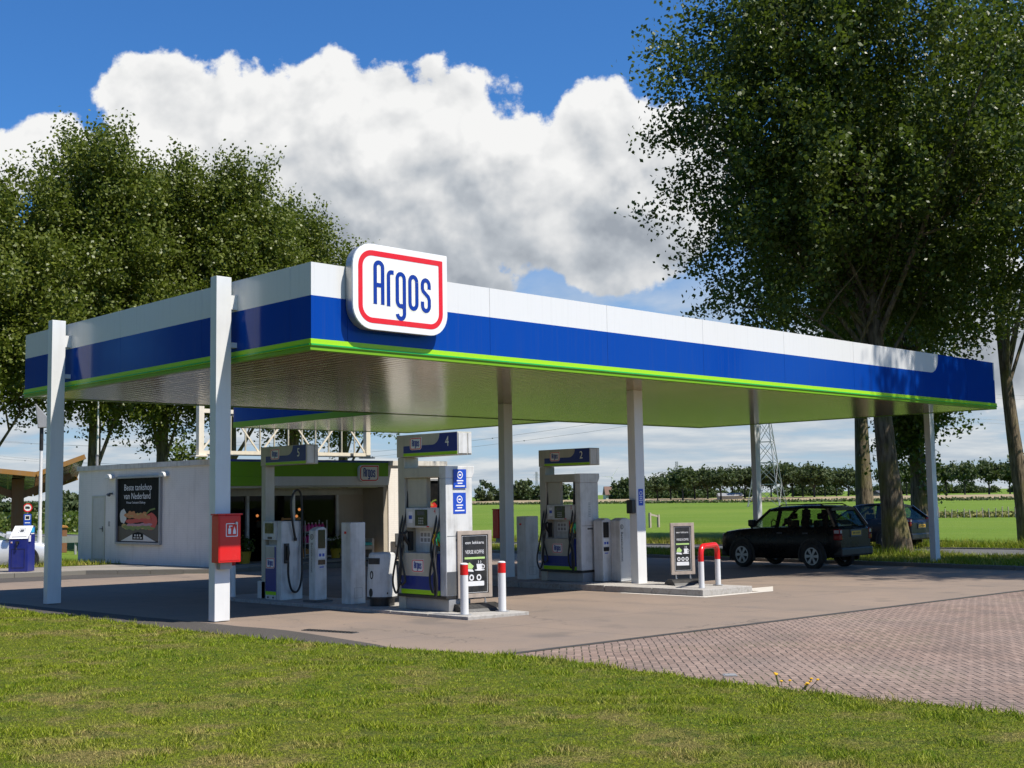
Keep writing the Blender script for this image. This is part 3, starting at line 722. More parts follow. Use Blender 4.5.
# ------------------------------------------------------------------ the brand sign
def logo_outline(w, h, inset, k=1.0):
    r = [(.34 - inset) * k, (.34 - inset) * k, .015 * k, (.34 - inset) * k]   # bl, br, tr, tl
    r = [max(x, .01 * k) for x in r]
    return rrect(inset * k, inset * k, w - inset * k, h - inset * k, r, 8)
def logo_letters(mb, fr, k, w0, w1, sw=.066, ox=0, oy=0):
    def S(pts): mb.stroke([((x) * k + ox, (y) * k + oy) for x, y in pts], sw * k, w0, w1, fr)
    b, xh, cap = .375, .90, 1.02
    S([(.395, b)] + [(.395, .90)] + arc(.465, .93, .07, .07, 180, 0) + [(.535, .90), (.535, b)]); S([(.395 + sw / 2, .66), (.535 - sw / 2, .66)])
    S([(.645, b - .01)] + [(.645, .80)] + arc(.70, .82, .055, .06, 180, 80, 6) + [(.745, .878)])
    S([(.948 - sw / 2, .46 - .072)] + arc(.88, .46, .068, .075, 285, 180, 6) + [(.812, .58)] + arc(.88, .80, .068, .075, 180, 0) + [(.948, .27)] + arc(.88, .27, .068, .075, 0, -175, 8)[1:])
    S(arc(1.125, .78, .068, .08, 0, 180) + arc(1.125, .45, .068, .08, 180, 360) + [(1.193, .775)])
    S([(1.44, .70), (1.44, .75)] + arc(1.372, .76, .068, .075, 0, 180)[1:] + [(1.304, .70)] + [(1.32, .66), (1.42, .58), (1.44, .53)] + arc(1.372, .44, .068, .08, 0, -180) + [(1.304, .50)])
def small_logo(parent, fr, u, v, k, w=.004, back=True):
    """the same emblem at the size it has on pumps and boards; one part, colours by face"""
    W, H = 1.82 * k, 1.25 * k; f2 = Fr(fr.p(u - W / 2, v - H / 2, 0), fr.r, fr.u)
    mb = MB()
    mb.m = 0; mb.plate(logo_outline(W, H, 0, k), .001, w, f2)
    mb.m = 1; mb.ring(logo_outline(W, H, .05, k), logo_outline(W, H, .13, k), w, w + .002, f2)
    mb.m = 2; logo_letters(mb, f2, k, w + .0005, w + .0025, .085)
    return mb.build('emblem', [M['sign_white'], M['sign_red'], M['sign_blue']], parent)

# ------------------------------------------------------------------ main canopy
CW, CD, ZB, ZT = 22.34, 9.93, 4.14, 5.412
Z1, Z2 = 4.305, 4.930       # lime / blue and blue / white lines
can = thing('station_canopy', 'large flat white, blue and lime fuel station canopy standing on white columns', 'canopy', (0, 0, 0))
def fascia(fr, L, part_front, seams):
    mb = MB(); g = .003
    cuts = [0] + seams + [L]
    for a, b in zip(cuts[:-1], cuts[1:]):
        a2, b2 = a + g * (a > 0), b - g * (b < L)
        if part_front and b > 19.0:
            c = 19.05
            if a < c:
                mb.m = 0; mb.plate([(a2, Z2)] + [(c - .42, Z2)] + arc(c - .42, Z2 + .42, .42, .48 - .06, 270, 360, 8) + [(c, ZT), (a2, ZT)], -.06, 0, fr)
                mb.m = 1; mb.plate([(a2, Z1), (b2, Z1), (b2, ZT), (c, ZT)] + arc(c - .42, Z2 + .42, .42, .42, 360, 270, 8) + [(a2, Z2)], -.06, .0, fr)
            else:
                mb.m = 1; mb.box(a2, b2, Z1, ZT, -.06, 0, fr)
        else:
            mb.m = 0; mb.box(a2, b2, Z2, ZT, -.06, 0, fr); mb.m = 1; mb.box(a2, b2, Z1, Z2, -.06, 0, fr)
    return mb.build('fascia', [M['panel_white'], M['blue']], can)
fascia(FY((.0605, 0, 0)), CW - .121, True, [.58, 3.45, 6.35, 9.2, 12.05, 14.9, 17.8, 20.6])
fascia(FX((0, CD, 0)), CD, False, [1.2, 4.1, 6.9, 9.4])
fascia(Fr((CW, 0, 0), (0, 1, 0), (0, 0, 1)), CD, False, [2.9, 5.8, 8.6])
fascia(Fr((CW - .0605, CD, 0), (-1, 0, 0), (0, 0, 1)), CW - .121, False, [3, 6, 9, 12, 15, 18])
def lime(fr, L):
    mb = MB(); mb.m = 0
    mb.plate([(0, ZB + .055), (L, ZB + .055), (L, Z1 - .004), (0, Z1 - .004)], -.05, .022, fr)
    mb.m = 1; mb.box(0, L, ZB + .068, ZB + .090, .022, .034, fr)
    mb.m = 2; mb.box(0, L, ZB, ZB + .052, -.10, .012, fr)
    mb.build('lime_trim', [M['lime'], M['green_line'], M['shop_green']], can)
lime(FY((-.02, 0, 0)), CW + .04); lime(FX((0, CD, .0015)), CD); lime(Fr((CW, 0, .0015), (0, 1, 0), (0, 0, 1)), CD); lime(Fr((CW, CD, 0), (-1, 0, 0), (0, 0, 1)), CW)
mb = MB(); mb.box(.09, CW - .09, .09, CD - .09, ZB + .012, ZB + .03); mb.build('ceiling', M['ceiling'], can)
mb = MB(); mb.box(.062, CW - .062, .062, CD - .062, ZT - .12, ZT - .06); mb.build('roof_deck', M['dgrey'], can)
# columns
S2 = .122
def column(parent, x, y, z0, z1, hx=.130, hy=.088):
    mb = MB(); mb.box(x - hx, x + hx, y - hy, y + hy, z0, z1); return mb.build('column', M['white'], parent, bevel=.008)
def bolts(mb, x, y, z):
    for i in (-1, 1):
        for j in (-1, 1): mb.lathe([(.018, 0), (.018, .02), (.01, .028)], (x + i * .14, y + j * .14, z), 6)
outer = [(-.255, 2.02, 'l'), (-.255, 7.88, 'l'), (CW + .31, 2.1, 'r'), (CW + .31, 8.0, 'r')]
for x, y, sd in outer:
    z0 = T(x, y) + (.02 if sd == 'l' else .06)
    c = column(can, x, y, z0, ZT + (.03 if sd == 'l' else -.02))
    sg_ = 1 if sd == 'l' else -1
    x0, x1 = sorted((x + sg_ * .129, (0 if sd == 'l' else CW) + sg_ * -.001))
    for z_a, z_b, hw in ((4.95, 5.17, .06), (4.36, 4.44, .05)):
        mb = MB(); mb.box(x0, x1, y - hw, y + hw, z_a, z_b); mb.build('bracket', M['white'], c)
for x, y in ((9.38, 1.88), (9.62, 6.0)):
    column(can, x, y, T(x, y) + .08, ZB + .012, .138, .098)
# downpipe hardware and a small camera box on the middle column
mb = MB(); mb.box(9.38 - .138 - .12, 9.38 - .138, 1.80, 1.96, 1.62, 1.90); mb.build('speaker_box', M['black'], can, bevel=.02)
fr = FY((9.38, 1.88 - .098, 0)); mb = MB(); mb.m = 0; mb.box(-.075, .075, 1.78, 2.12, 0.001, .004, fr)
mb.m = 1; mb.ring(arc(0, 2.03, .045, .045, 0, 345, 15), arc(0, 2.03, .032, .032, 0, 345, 15), .004, .006, fr)
for v, w in ((1.95, .10), (1.915, .08), (1.88, .11), (1.84, .07)): mb.box(-w / 2, w / 2, v, v + .014, .004, .006, fr)
mb.build('sticker', [M['stickblue'], M['chalk_white']], can)

# big sign on the front fascia
sg = thing('brand_sign', 'big rounded white sign with red outline and tall blue letters on the canopy corner', 'sign', (.60, -.02, 4.50))
W, H = 1.80, 1.255; fr = FY((0, 0, 0))
mb = MB(); mb.plate(logo_outline(W, H, 0), .0, .15, fr); mb.build('sign_case', M['steel'], sg)
mb = MB(); mb.plate(logo_outline(W, H, -.012), .15, .185, fr); mb.build('sign_face', M['sign_white'], sg, bevel=.006)
mb = MB(); mb.m = 0; mb.ring(logo_outline(W, H, .085), logo_outline(W, H, .165), .185, .188, fr); mb.build('red_outline', M['sign_red'], sg)
mb = MB(); logo_letters(mb, fr, 1.0, .185, .187, .098); mb.build('letter_outline', M['cream'], sg)
mb = MB(); logo_letters(mb, fr, 1.0, .1875, .190, .066); mb.build('lettering', M['sign_blue'], sg)

# second, smaller canopy between the main one and the shop
c2 = thing('link_canopy', 'smaller blue and lime canopy joining the main canopy to the shop front', 'canopy', (0, 0, 0))
X0, X1, Y0, Y1 = 8.95, 15.5, CD + .06, 16.7
mb = MB(); mb.m = 0; mb.box(X0, X0 + .06, Y0, Y1, Z1, 4.95); mb.box(X1 - .06, X1, Y0, Y1, Z1, 4.95); mb.box(X0, X1, Y1, Y1 + .06, Z1, 4.95)
mb.build('fascia', M['blue'], c2)
mb = MB(); mb.box(X0 - .02, X0 + .06, Y0, Y1, ZB, Z1 - .003); mb.box(X1 - .06, X1 + .02, Y0, Y1, ZB, Z1 - .003); mb.box(X0, X1, Y1, Y1 + .08, ZB, Z1 - .003)
mb.build('lime_trim', M['shop_green'], c2)
mb = MB(); mb.box(X0 + .07, X1 - .07, Y0, Y1, ZB + .012, ZB + .03); mb.build('ceiling', M['ceiling'], c2)
mb = MB(); mb.box(X0 + .07, X1 - .07, Y0, Y1, 4.84, 4.9); mb.build('roof_deck', M['dgrey'], c2)

# fire extinguisher cabinets
def extinguisher(name, label, x, y, z0, z1, w=.38, d=.20):
    t = thing(name, label, 'fire cabinet', (x, y, z0), 0, 'red extinguisher cabinets on the columns')
    h = z1 - z0; fr = FY((0, 0, 0))
    mb = MB(); mb.box(-w/2, w/2, 0, d, 0, h - .02); mb.build('cabinet', M['red'], t, bevel=.012)
    mb = MB(); mb.box(-w/2 - .02, w/2 + .02, -.02, d, h - .018, h + .006); mb.build('lid', M['red'], t, bevel=.006)
    mb = MB(); mb.box(-w/2 + .02, w/2 - .02, .03, h - .05, .001, .006, fr); d_ = mb.build('door', M['red'], t, bevel=.003)
    mb = MB(); mb.lathe([(.022, 0), (.022, .02), (.012, .025)], (.10, -.03, h - .14), 10, 'y'); mb.build('lock', M['steel'], d_)
    mb = MB(); mb.m = 0; q = (-.03, h * .44, .19, .2)
    mb.ring(rrect(-.07, h*.53, .13, h*.53+.2, .012, 3), rrect(-.058, h*.53+.012, .118, h*.53+.188, .008, 3), .006, .009, fr)
    mb.plate(rrect(-.03, h*.53+.04, .015, h*.53+.125, .01, 3), .006, .009, fr); mb.box(-.018, .004, h*.53+.13, h*.53+.15, .006, .009, fr)
    mb.box(-.02, .04, h*.53+.15, h*.53+.165, .006, .009, fr)
    mb.plate([(.05, h*.53+.04), (.10, h*.53+.04), (.095, h*.53+.09), (.075, h*.53+.15), (.055, h*.53+.09)], .006, .009, fr)
    mb.build('pictogram', M['sign_white'], d_)
    mb = MB(); mb.box(-.10, .10, d - .1, d - .01, -.1, -.003); mb.build('mount', M['grey'], t)
    return t
extinguisher('extinguisher_cabinet', 'red fire extinguisher cabinet with white pictogram on the nearest white column', -.255, 2.05 - .088 - .23, 1.10, 1.82)
t = extinguisher('extinguisher_cabinet', 'dark red cabinet half hidden behind the rear middle column', 9.69, 6.0 + S2 + .03, 1.05, 1.72)

# ------------------------------------------------------------------ pump islands
def island(name, x0, x1, y0, y1, h, label, slabs):
    t = thing(name, label, 'pump island', (0, 0, 0))
    mb = MB(); n = slabs
    for i in range(n):
        a, b = y0 + (y1 - y0) * i / n, y0 + (y1 - y0) * (i + 1) / n - .012
        P = [(x0, a), (x1, a), (x1, b), (x0, b)]; j = random.uniform(-.004, .004)
        mb.add([(x, y, T(x, y) - .1) for x, y in P] + [(x, y, T(x, y) + h + j) for x, y in P], [(4, 5, 6, 7), (0, 1, 5, 4), (1, 2, 6, 5), (2, 3, 7, 6), (3, 0, 4, 7)])
    mb.build('kerb_slab', M['concrete'], t, bevel=.012); return t
island('pump_island', 2.24, 3.52, -.78, 6.6, .06, 'low dark edged concrete island under pumps 4 and 5', 8)
island('pump_island', 8.34, 9.92, -.50, 9.2, .13, 'raised concrete island under pump 2, with a worn kerb and pale apron', 8)
mb = MB(); P = [(8.14, -.72), (10.3, -.72), (11.6, .15), (10.12, .15), (10.12, -.52), (8.32, -.52), (8.30, 1.4), (8.14, 1.4)]
mb.face([(x, y, T(x, y) + .013) for x, y in P]); struct(mb.build('pale_apron', M['kerb_pale'] if 'kerb_pale' in M else paint('pale_cement', (.52, .48, .42), .85, 0, .15, 4)))
def I1(x, y): return T(x, y) + .06
def I2(x, y): return T(x, y) + .13

# drain slot and covers set in the ground
t = thing('drain_grate', 'long narrow iron drain grate in the forecourt near the lawn', 'drain', (-.12, -.60, T(.1, -.6) + .013), R(-78))
mb = MB(); mb.box(-.46, .46, -.07, .07, 0, .006); mb.build('frame', M['dgrey'], t)
mb = MB()
for i in range(14): mb.box(-.43 + i*.064, -.39 + i*.064, -.055, .055, .0065, .012)
mb.build('bars', M['rubber'], t)
t = thing('inspection_cover', 'small square grey inspection cover in the brick paving near the lawn', 'cover', (-.26, -7.25, T(-.26, -7.25) + .010), R(45))
mb = MB(); mb.box(-.065, .065, -.065, .065, 0, .005); mb.build('frame', M['grey'], t); mb = MB(); mb.box(-.052, .052, -.052, .052, .0055, .009); mb.build('lid', M['grey'], t)
# bollards
def bollard(label, x, y, z, h=.76, r=.062):
    t = thing('bollard', label, 'bollard', (x, y, z), 0, 'red and white bollards of the pump islands')
    mb = MB(); mb.lathe([(r, 0), (r, h * .78)], n=20); mb.build('post', M['white'], t, smooth=True)
    mb = MB(); mb.lathe([(r + .001, h * .78), (r + .001, h - .012)], n=20); mb.build('red_band', M['red'], t, smooth=True)
    mb = MB(); mb.lathe([(r + .001, h - .011), (r, h), (r - .02, h + .012), (.001, h + .016)], n=20); mb.build('cap', M['white'], t, smooth=True)
    mb = MB(); mb.lathe([(r + .05, -.002), (r + .05, .008)], n=16); mb.build('foot_plate', M['grey'], t)
bollard('white bollard with red top in front of the left chalkboard', 2.47, -.45, I1(2.47, -.45))
bollard('white bollard with red top right of the left chalkboard', 3.26, -.45, I1(3.26, -.45))
bollard('white bollard with red top behind the nearest canopy column', 2.42, 6.05, I1(2.42, 6.05))
t = thing('hoop_barrier', 'red and white steel hoop guarding the front end of the right island', 'barrier', (9.1, -.05, I2(9.1, -.05)))
def hoop(pts_only=False):
    a, b = Vector((-.31, -.09, 0)), Vector((.57, .17, 0)); d = (b - a).normalized(); H = .78; rr = .16
    top = []
    for i in range(7): an = math.pi - math.pi / 2 * i / 6; top.append(a + d * (rr + rr * math.cos(an)) + Vector((0, 0, H - rr + rr * math.sin(an))))
    for i in range(7): an = math.pi / 2 - math.pi / 2 * i / 6; top.append(b - d * (rr - rr * math.cos(an)) + Vector((0, 0, H - rr + rr * math.sin(an))))
    return a, b, top
a, b, top = hoop(); zr = .50
mb = MB(); mb.tube([a + Vector((0, 0, zr))] + top + [b + Vector((0, 0, zr))], .055, 16); mb.build('red_hoop', M['red'], t, smooth=True)
for p in (a, b):
    mb = MB(); mb.lathe([(.0545, 0), (.0545, zr)], p, 18); mb.build('leg', M['white'], t, smooth=True)
    mb = MB(); mb.lathe([(.1, -.002), (.1, .006)], p, 16); mb.build('foot_plate', M['grey'], t)

# ------------------------------------------------------------------ fuel pumps
def hose(mb, pts, r=.017):
    P = []; pts = [Vector(p) for p in pts]
    for i in range(len(pts) - 1):
        p0 = pts[max(i-1, 0)]; p1 = pts[i]; p2 = pts[i+1]; p3 = pts[min(i+2, len(pts)-1)]
        for k in range(7):
            t = k / 7
            P.append(.5 * ((2*p1) + (p2-p0)*t + (2*p0-5*p1+4*p2-p3)*t*t + (3*p1-p0-3*p2+p3)*t**3))
    P.append(pts[-1]); mb.tube(P, r, 8)
def sign_box(t, fr, u0, u1, v0, v1, num, depth, k):
    mb = MB(); mb.box(u0, u1, v0, v1, -depth, 0, fr); sb = mb.build('number_sign', M['pump_beige'], t, bevel=.01)
    mb = MB(); ue = u0 + (u1 - u0) * .12; mb.m = 0
    h = v1 - v0; w = u1 - u0
    mb.plate([(ue, v0 + .065*h/.37), (u1 - .01, v0 + .065*h/.37), (u1 - .01, v1 - .01), (u0 + w*.72, v1 - .01)] + arc(u0 + w*.60, v1 - .01, w*.12, h*.48, 0, -90, 8)[1:] + [(ue, v1 - .01 - h*.48 + .0)], .001, .004, fr)
    mb.m = 1; mb.box(ue, u1 - .01, v0 + .012, v0 + .06*h/.37, .001, .004, fr)
    mb.m = 2; mb.text(num, h * .62, fr, u0 + w * .84, v0 + h * .40, .006, 'CENTER', .85)
    mb.build('sign_graphics', [M['pump_blue'], M['lime'], M['cream']], sb)
    small_logo(sb, fr, u0 + w * .33, v0 + h * .58, .165 * h / .37, .009)
    mb = MB(); f2 = Fr(fr.p(u1, 0, 0), -fr.n, fr.u); mb.box(.015, depth - .10, v0 + .02, v1 - .02, .001, .012, f2); mb.box(depth - .085, depth - .015, v0 + .02, v1 - .02, .001, .012, f2)
    mb.build('end_cover', M['pump_white'], sb, bevel=.004)
def pump(num, label, x, y, z, sticker, blue_low):
    """front face looks to -X; y is its right (near) edge"""
    L, D, H = 1.21, .56, 2.27
    t = thing('fuel_pump', label, 'fuel pump', (x, y, z), 0, 'tall fuel pumps with number signs')
    F = FX((0, L, 0)); S = FY((0, 0, 0))          # F: u 0..L left to right as seen from the front
    mb = MB(); mb.box(.03, L - .01, 0, .20, -D + .05, -.05, F); mb.build('plinth', M['grey'], t, bevel=.02)
    mb = MB(); mb.box(0, L, .20, .245, -D, .01, F); mb.build('base_skirt', M['black'], t, bevel=.006)
    # cabinet
    mb = MB(); mb.box(.14, L - .16, .245, .90, -D + .02, -.03, F); cab = mb.build('cabinet', M['pump_white'], t, bevel=.012)
    mb = MB(); a, b, v0, v1 = .10, L - .17, .25, .90
    mb.m = 0; mb.plate([(a, .54), (b - .26, .54)] + arc(b - .26, .72, .14, .18, 270, 360, 7)[1:] + [(b - .12, v1), (a, v1)], -.028, .004, F)
    mb.m = 1; mb.plate([(a, .325), (b, .325), (b, v1), (b - .12, v1)] + arc(b - .26, .72, .14, .18, 360, 270, 7) + [(a, .54)], -.028, .004, F)
    mb.m = 2; mb.box(a, b, .252, .325, -.028, .004, F)
    fp = mb.build('front_panel', [M['pump_beige'], M['pump_blue'], M['lime']], t)
    small_logo(fp, F, a + .42, .70, .165, .008)
    # uprights and head
    mb = MB(); mb.box(.0, .17, .0, 2.437, -.32, -.02, F); mb.build('post', M['pump_beige'], t, bevel=.012)
    mb = MB(); mb.box(L - .155, L, .245, H - .19, -D, -.0, F); st = mb.build('side_column', M['pump_white'], t, bevel=.015)
    mb = MB(); mb.plate([(-.0, H - .19), (D, H - .19), (D + .05, H - .10), (D + .05, H), (0, H)], -.16, .0, S); mb.build('column_cap', M['pump_white'], t, bevel=.01)
    mb = MB(); mb.box(.0, L - .16, H - .17, H - .005, -D + .05, .0, F) if False else mb.box(.172, L - .158, H - .17, H - .005, -D + .05, .0, F); mb.build('head_beam', M['pump_beige'], t, bevel=.015)
    mb = MB(); mb.box(.18, .66 if sticker else .56, 1.622, H - .172, -.16, -.07, F); mb.build('rear_panel', M['pump_beige'], t, bevel=.008)
    # display head
    mb = MB(); mb.box(.20, L - .20, 1.30, 1.62, -D + .08, -.02, F); hd = mb.build('display_head', M['pump_white'], t, bevel=.018)
    mb = MB(); mb.box(.44, .74, 1.335, 1.59, -.019, -.008, F); sc_ = mb.build('display', M['screen'], hd, bevel=.008)
    mb = MB(); mb.m = 0; mb.box(.50, .68, 1.50, 1.565, -.008, -.005, F); mb.m = 1
    for i in range(3):
        for j in range(3): mb.box(.53 + i*.045, .56 + i*.045, 1.36 + j*.04, 1.385 + j*.04, -.008, -.005, F)
    mb.build('keypad', [M['dgrey'], M['grey']], sc_)
    mb = MB(); mb.m = 0; mb.box(.27, .37, 1.38, 1.56, -.019, -.016, F); mb.m = 1; mb.box(.28, .36, 1.44, 1.50, -.016, -.014, F); mb.m = 2; mb.box(.72, .78, 1.312, 1.33, -.019, -.014, F)
    mb.text(num, .10, F, .92, 1.53, -.017, 'CENTER')
    mb.build('label_sheet', [M['chalk_white'], M['stickblue'], M['red']] , hd)
    # nozzle bay
    mb = MB(); mb.box(.20, L - .20, .905, 1.298, -D + .10, -.22, F) if sticker else mb.box(.20, .78, .905, 1.298, -D + .10, -.22, F); bay = mb.build('nozzle_bay', M['pump_white'], t)
    mb = MB(); mb.m = 0; mb.box(.32, .60, 1.05, 1.24, -.219, -.214, F); mb.m = 1
    for i in range(3):
        for j in range(2): mb.box(.34 + i*.085, .40 + i*.085, 1.07 + j*.085, 1.13 + j*.085, -.214, -.212, F)
    mb.m = 2; mb.box(.66, .69, 1.0, 1.27, -.219, -.214, F)
    mb.build('notice', [M['chalk_white'], M['grey'], M['red']], bay)
    mb = MB(); mb.box(.80, .92, 1.0, 1.22, -.219, -.19, F); mb.build('blue_tray', M['stickblue'], t, bevel=.01)
    for k, (u, side) in enumerate(((.12, 0), (.19, 0), (L - .26, 1), (L - .18, 1))):
        cm = (M['black'], M['black'], M['nozzle_yellow'], M['nozzle_green'])[k]
        mb = MB(); mb.box(u - .035, u + .035, .93, 1.24, -.16, -.08, F); ho = mb.build('nozzle_holster', M['black'], t, bevel=.01)
        mb = MB(); p0 = F.p(u - .01, 1.24, -.03); mb.tube([F.p(u, 1.02, -.09), F.p(u, 1.10, -.03), F.p(u, 1.20, .02), F.p(u, 1.25, -.05)], [.02, .03, .032, .018], 8)
        mb.tube([F.p(u, 1.20, .02), F.p(u, 1.12, .05), F.p(u, 1.03, .03)], .012, 6)
        nz = mb.build('nozzle', cm if side else M['black'], t, smooth=True)
        mb = MB(); sgn = -1 if side == 0 else 1; drop = (.30, .42, .34, .28)[k]; sw = (.20, .10, .14, .06)[k] * sgn
        if side == 0: sw = -(.16, -.14)[k]
        hose(mb, [F.p(u, H - .17, -.10), F.p(u, 1.62, -.06), F.p(u + .01*sgn, 1.3, .02), F.p(u - .03, .95, .07), F.p(u + sw * .8, .50, .09), F.p(u + sw * .55, drop, .09), F.p(u + sw*.1, drop - .02, .09), F.p(u - sw * .35, .55, .08), F.p(u, 1.03, .03)])
        mb.build('hose', M['rubber'], t, smooth=True)
        mb = MB(); mb.box(u - .022, u + .022, 1.62, H - .172, -.15, -.08, F); mb.build('hose_guide', M['dgrey'], t, bevel=.008)
    # near side face
    mb = MB(); mb.box(.02, D - .02, 1.17, 1.176, .0, .003, S); mb.box(.20, .36, 1.09, 1.125, .0, .006, S); mb.build('side_seam', M['dgrey'], st)
    if blue_low:
        mb = MB(); mb.box(.01, D - .01, .26, .62, .001, .006, S); mb.build('side_guard', M['dgrey'], st)
    if sticker:
        for v0, v1 in ((1.92, 2.22), (1.52, 1.85)):
            mb = MB(); mb.m = 0; mb.box(.15, .42, v0, v1, .016 if v0 > 1.9 else .001, .019 if v0 > 1.9 else .004, S); w = .019 if v0 > 1.9 else .004
            mb.m = 1; c = (v0 + v1) / 2 + .06; mb.ring(arc(.285, c, .06, .06, 0, 345, 15), arc(.285, c, .046, .046, 0, 345, 15), w, w + .002, S); mb.box(.26, .31, c - .012, c + .012, w, w + .002, S)
            for dv, ww in ((-.10, .14), (-.14, .10), (-.185, .2)): mb.box(.285 - ww/2, .285 + ww/2, c + dv, c + dv + .018, w, w + .002, S)
            mb.build('sticker', [M['stickblue'], M['chalk_white']], st)
    else:
        mb = MB()
        for i in range(9): mb.box(.24, .30, 1.36 + i*.035, 1.375 + i*.035, .001, .005, S)
        mb.build('vent', M['grey'], st)
    sign_box(t, Fr(F.p(0, 0, 0), F.r, F.u), .0, 1.50, 2.44, 2.80, num, .30, 1)
    return t
pump('4', 'white and blue fuel pump under sign 4, behind the left chalkboard', 2.60, .10, I1(2.8, .7), True, True)
pump('2', 'white and blue fuel pump under sign 2, left of the twin payment pillars', 8.88, 3.0, I2(9, 3.6), False, False)

# pump 5: low cabinet with a hose mast
def pump5():
    x, y = 2.50, 4.52; z = I1(2.6, 4.8)
    t = thing('fuel_pump', 'low fuel pump under sign 5 with a hose looped over a mast', 'fuel pump', (x, y, z))
    L, D = .62, .46; F = FX((0, L, 0)); S = FY((0, 0, 0))
    mb = MB(); mb.box(-.07, .06, 0, 2.437, -.22, -.02, F); mb.build('post', M['pump_beige'], t, bevel=.01)
    mb = MB(); mb.box(-.20, .06, 0, .32, -.34, -.02, F); mb.build('post_foot', M['pump_white'], t, bevel=.01)
    mb = MB(); mb.box(.10, L - .16, 0, .98, -D + .2, 0, F); mb.build('cabinet', M['pump_white'], t, bevel=.012)
    mb = MB(); mb.m = 0; mb.plate([(.11, .56), (.30, .56)] + arc(.30, .66, .10, .10, 270, 360, 5)[1:] + [(.40, .96), (.11, .96)], .001, .006, F)
    mb.m = 1; mb.plate([(.11, .15), (L - .17, .15), (L - .17, .96), (.40, .96)] + arc(.30, .66, .10, .10, 360, 270, 5) + [(.11, .56)], .001, .006, F)
    mb.m = 2; mb.box(.11, L - .17, .085, .148, .001, .006, F); mb.m = 3; mb.box(.16, .21, .025, .055, .001, .004, F); mb.box(.33, .38, .025, .055, .001, .004, F)
    fp = mb.build('front_panel', [M['pump_beige'], M['pump_blue'], M['lime'], M['black']], t); small_logo(fp, F, .27, .66, .155, .008)
    mb = MB(); mb.box(.06, L - .14, 1.08, 1.42, -.30, .03, F); hd = mb.build('display_head', M['pump_white'], t, bevel=.015)
    mb = MB(); mb.box(.13, L - .21, 1.20, 1.39, .031, .036, F); mb.m = 1; mb.box(.22, .36, 1.10, 1.14, .031, .036, F); mb.build('display', [M['screen'], M['black']], hd)
    mb = MB(); mb.box(.12, L - .18, .982, 1.078, -.28, -.06, F); mb.build('neck', M['grey'], t)
    mb = MB(); mb.box(L - .15, L + .0, 0, 1.42, -D, .0, F); sd = mb.build('side_column', M['pump_white'], t, bevel=.015)
    mb = MB(); mb.box(.05, .14, .66, 1.02, .001, .05, S); mb.build('nozzle_holster', M['black'], t, bevel=.01)
    mb = MB(); mb.tube([S.p(.095, .72, .06), S.p(.09, .85, .09), S.p(.10, .98, .07)], [.02, .03, .02], 8); mb.build('nozzle', M['black'], t, smooth=True)
    mb = MB(); mb.box(.34, .38, 1.40, 1.95, -.16, -.12, S); mb.bar(S.p(.36, 1.93, -.14), S.p(.27, 1.97, .02), .04, .04); mb.build('hose_mast', M['pump_beige'], t, bevel=.006)
    mb = MB(); hose(mb, [S.p(.40, .75, .06), S.p(.43, 1.5, .03), S.p(.41, 1.9, .02), S.p(.28, 1.98, .05), S.p(.17, 1.78, .06), S.p(.20, 1.40, .06), S.p(.27, 1.12, .04)], .02); mb.lathe([(.03, -.03), (.03, .03)], S.p(.275, 1.09, .04), 8)
    mb.build('upper_hose', M['rubber'], t, smooth=True)
    mb = MB(); hose(mb, [S.p(.095, .68, .08), S.p(.10, .42, .08), S.p(.17, .18, .08), S.p(.30, .16, .08), S.p(.39, .40, .07), S.p(.40, .95, .06)], .02); mb.build('lower_hose', M['rubber'], t, smooth=True)
    sign_box(t, F, -.07, 1.40, 2.44, 2.79, '5', .26, 1)
pump5()

# payment terminals
def terminal_front(t, fr, u0, u1, h, mats=True):
    mb = MB(); mb.m = 0; mb.plate(rrect(u0, h*.72, u1, h*.97, .015, 4), .001, .006, fr); mb.plate(rrect(u0, h*.50, u1, h*.565, .01, 3), .001, .006, fr)
    mb.m = 1; mb.box(u0, u1, h*.585, h*.70, .001, .005, fr); mb.m = 2
    for i in range(2): mb.box(u0 + (u1-u0)*(.12 + .46*i), u0 + (u1-u0)*(.42 + .46*i), h*.61, h*.65, .005, .007, fr)
    mb.box(u0 + (u1-u0)*.2, u0 + (u1-u0)*.8, h*.46, h*.475, .001, .004, fr)
    return mb.build('control_panel', [M['screen'], M['chalk_white'], M['stickblue']], t)
def totem_text(t, fr, u, v1, size, w=.004):
    # vertical lettering, reading downwards
    f2 = Fr(fr.p(u, v1, 0), -fr.u, fr.r)
    mb = MB(); mb.text('Betaalautomaat', size, f2, .12, -size * .33, w); mb.ring(arc(.02, 0, .05, .05, 0, 345, 15), arc(.02, 0, .038, .038, 0, 345, 15), w - .002, w, f2); mb.box(-.005, .045, -.008, .008, w - .002, w, f2)
    return mb.build('lettering', M['black'], t)
def tops(w, d, h, rise, n=8):
    return [(0, 0), (w, 0), (w, h - rise)] + [(w - w * i / n, h - rise + rise * math.sin(math.pi * i / n * .5)) for i in range(1, n)] + [(0, h)]
t = thing('payment_terminal', 'slim white payment pillar with black screen between pump 5 and a white box', 'payment terminal', (2.58, 3.58, I1(2.6, 3.5)))
F = FX((0, .24, 0)); S = FY((0, 0, 0)); 
mb = MB(); mb.plate([(0, .03), (.25, .03), (.25, 1.28), (.18, 1.315), (.08, 1.30), (0, 1.25)], -.20, 0, S); mb.build('body', M['pump_white'], t, bevel=.02)
mb = MB(); mb.box(-.07, .32, -.07, .27, 0, .03); mb.build('foot_plate', M['dgrey'], t)
terminal_front(t, S, .06, .21, 1.30); totem_text(t, Fr((0, .20, 0), F.r, F.u), .10, 1.16, .085)
t = thing('payment_terminal', 'pair of curved grey payment pillars with vertical lettering beside the front middle column', 'payment terminal', (9.30, 2.42, I2(9.4, 2.6)))
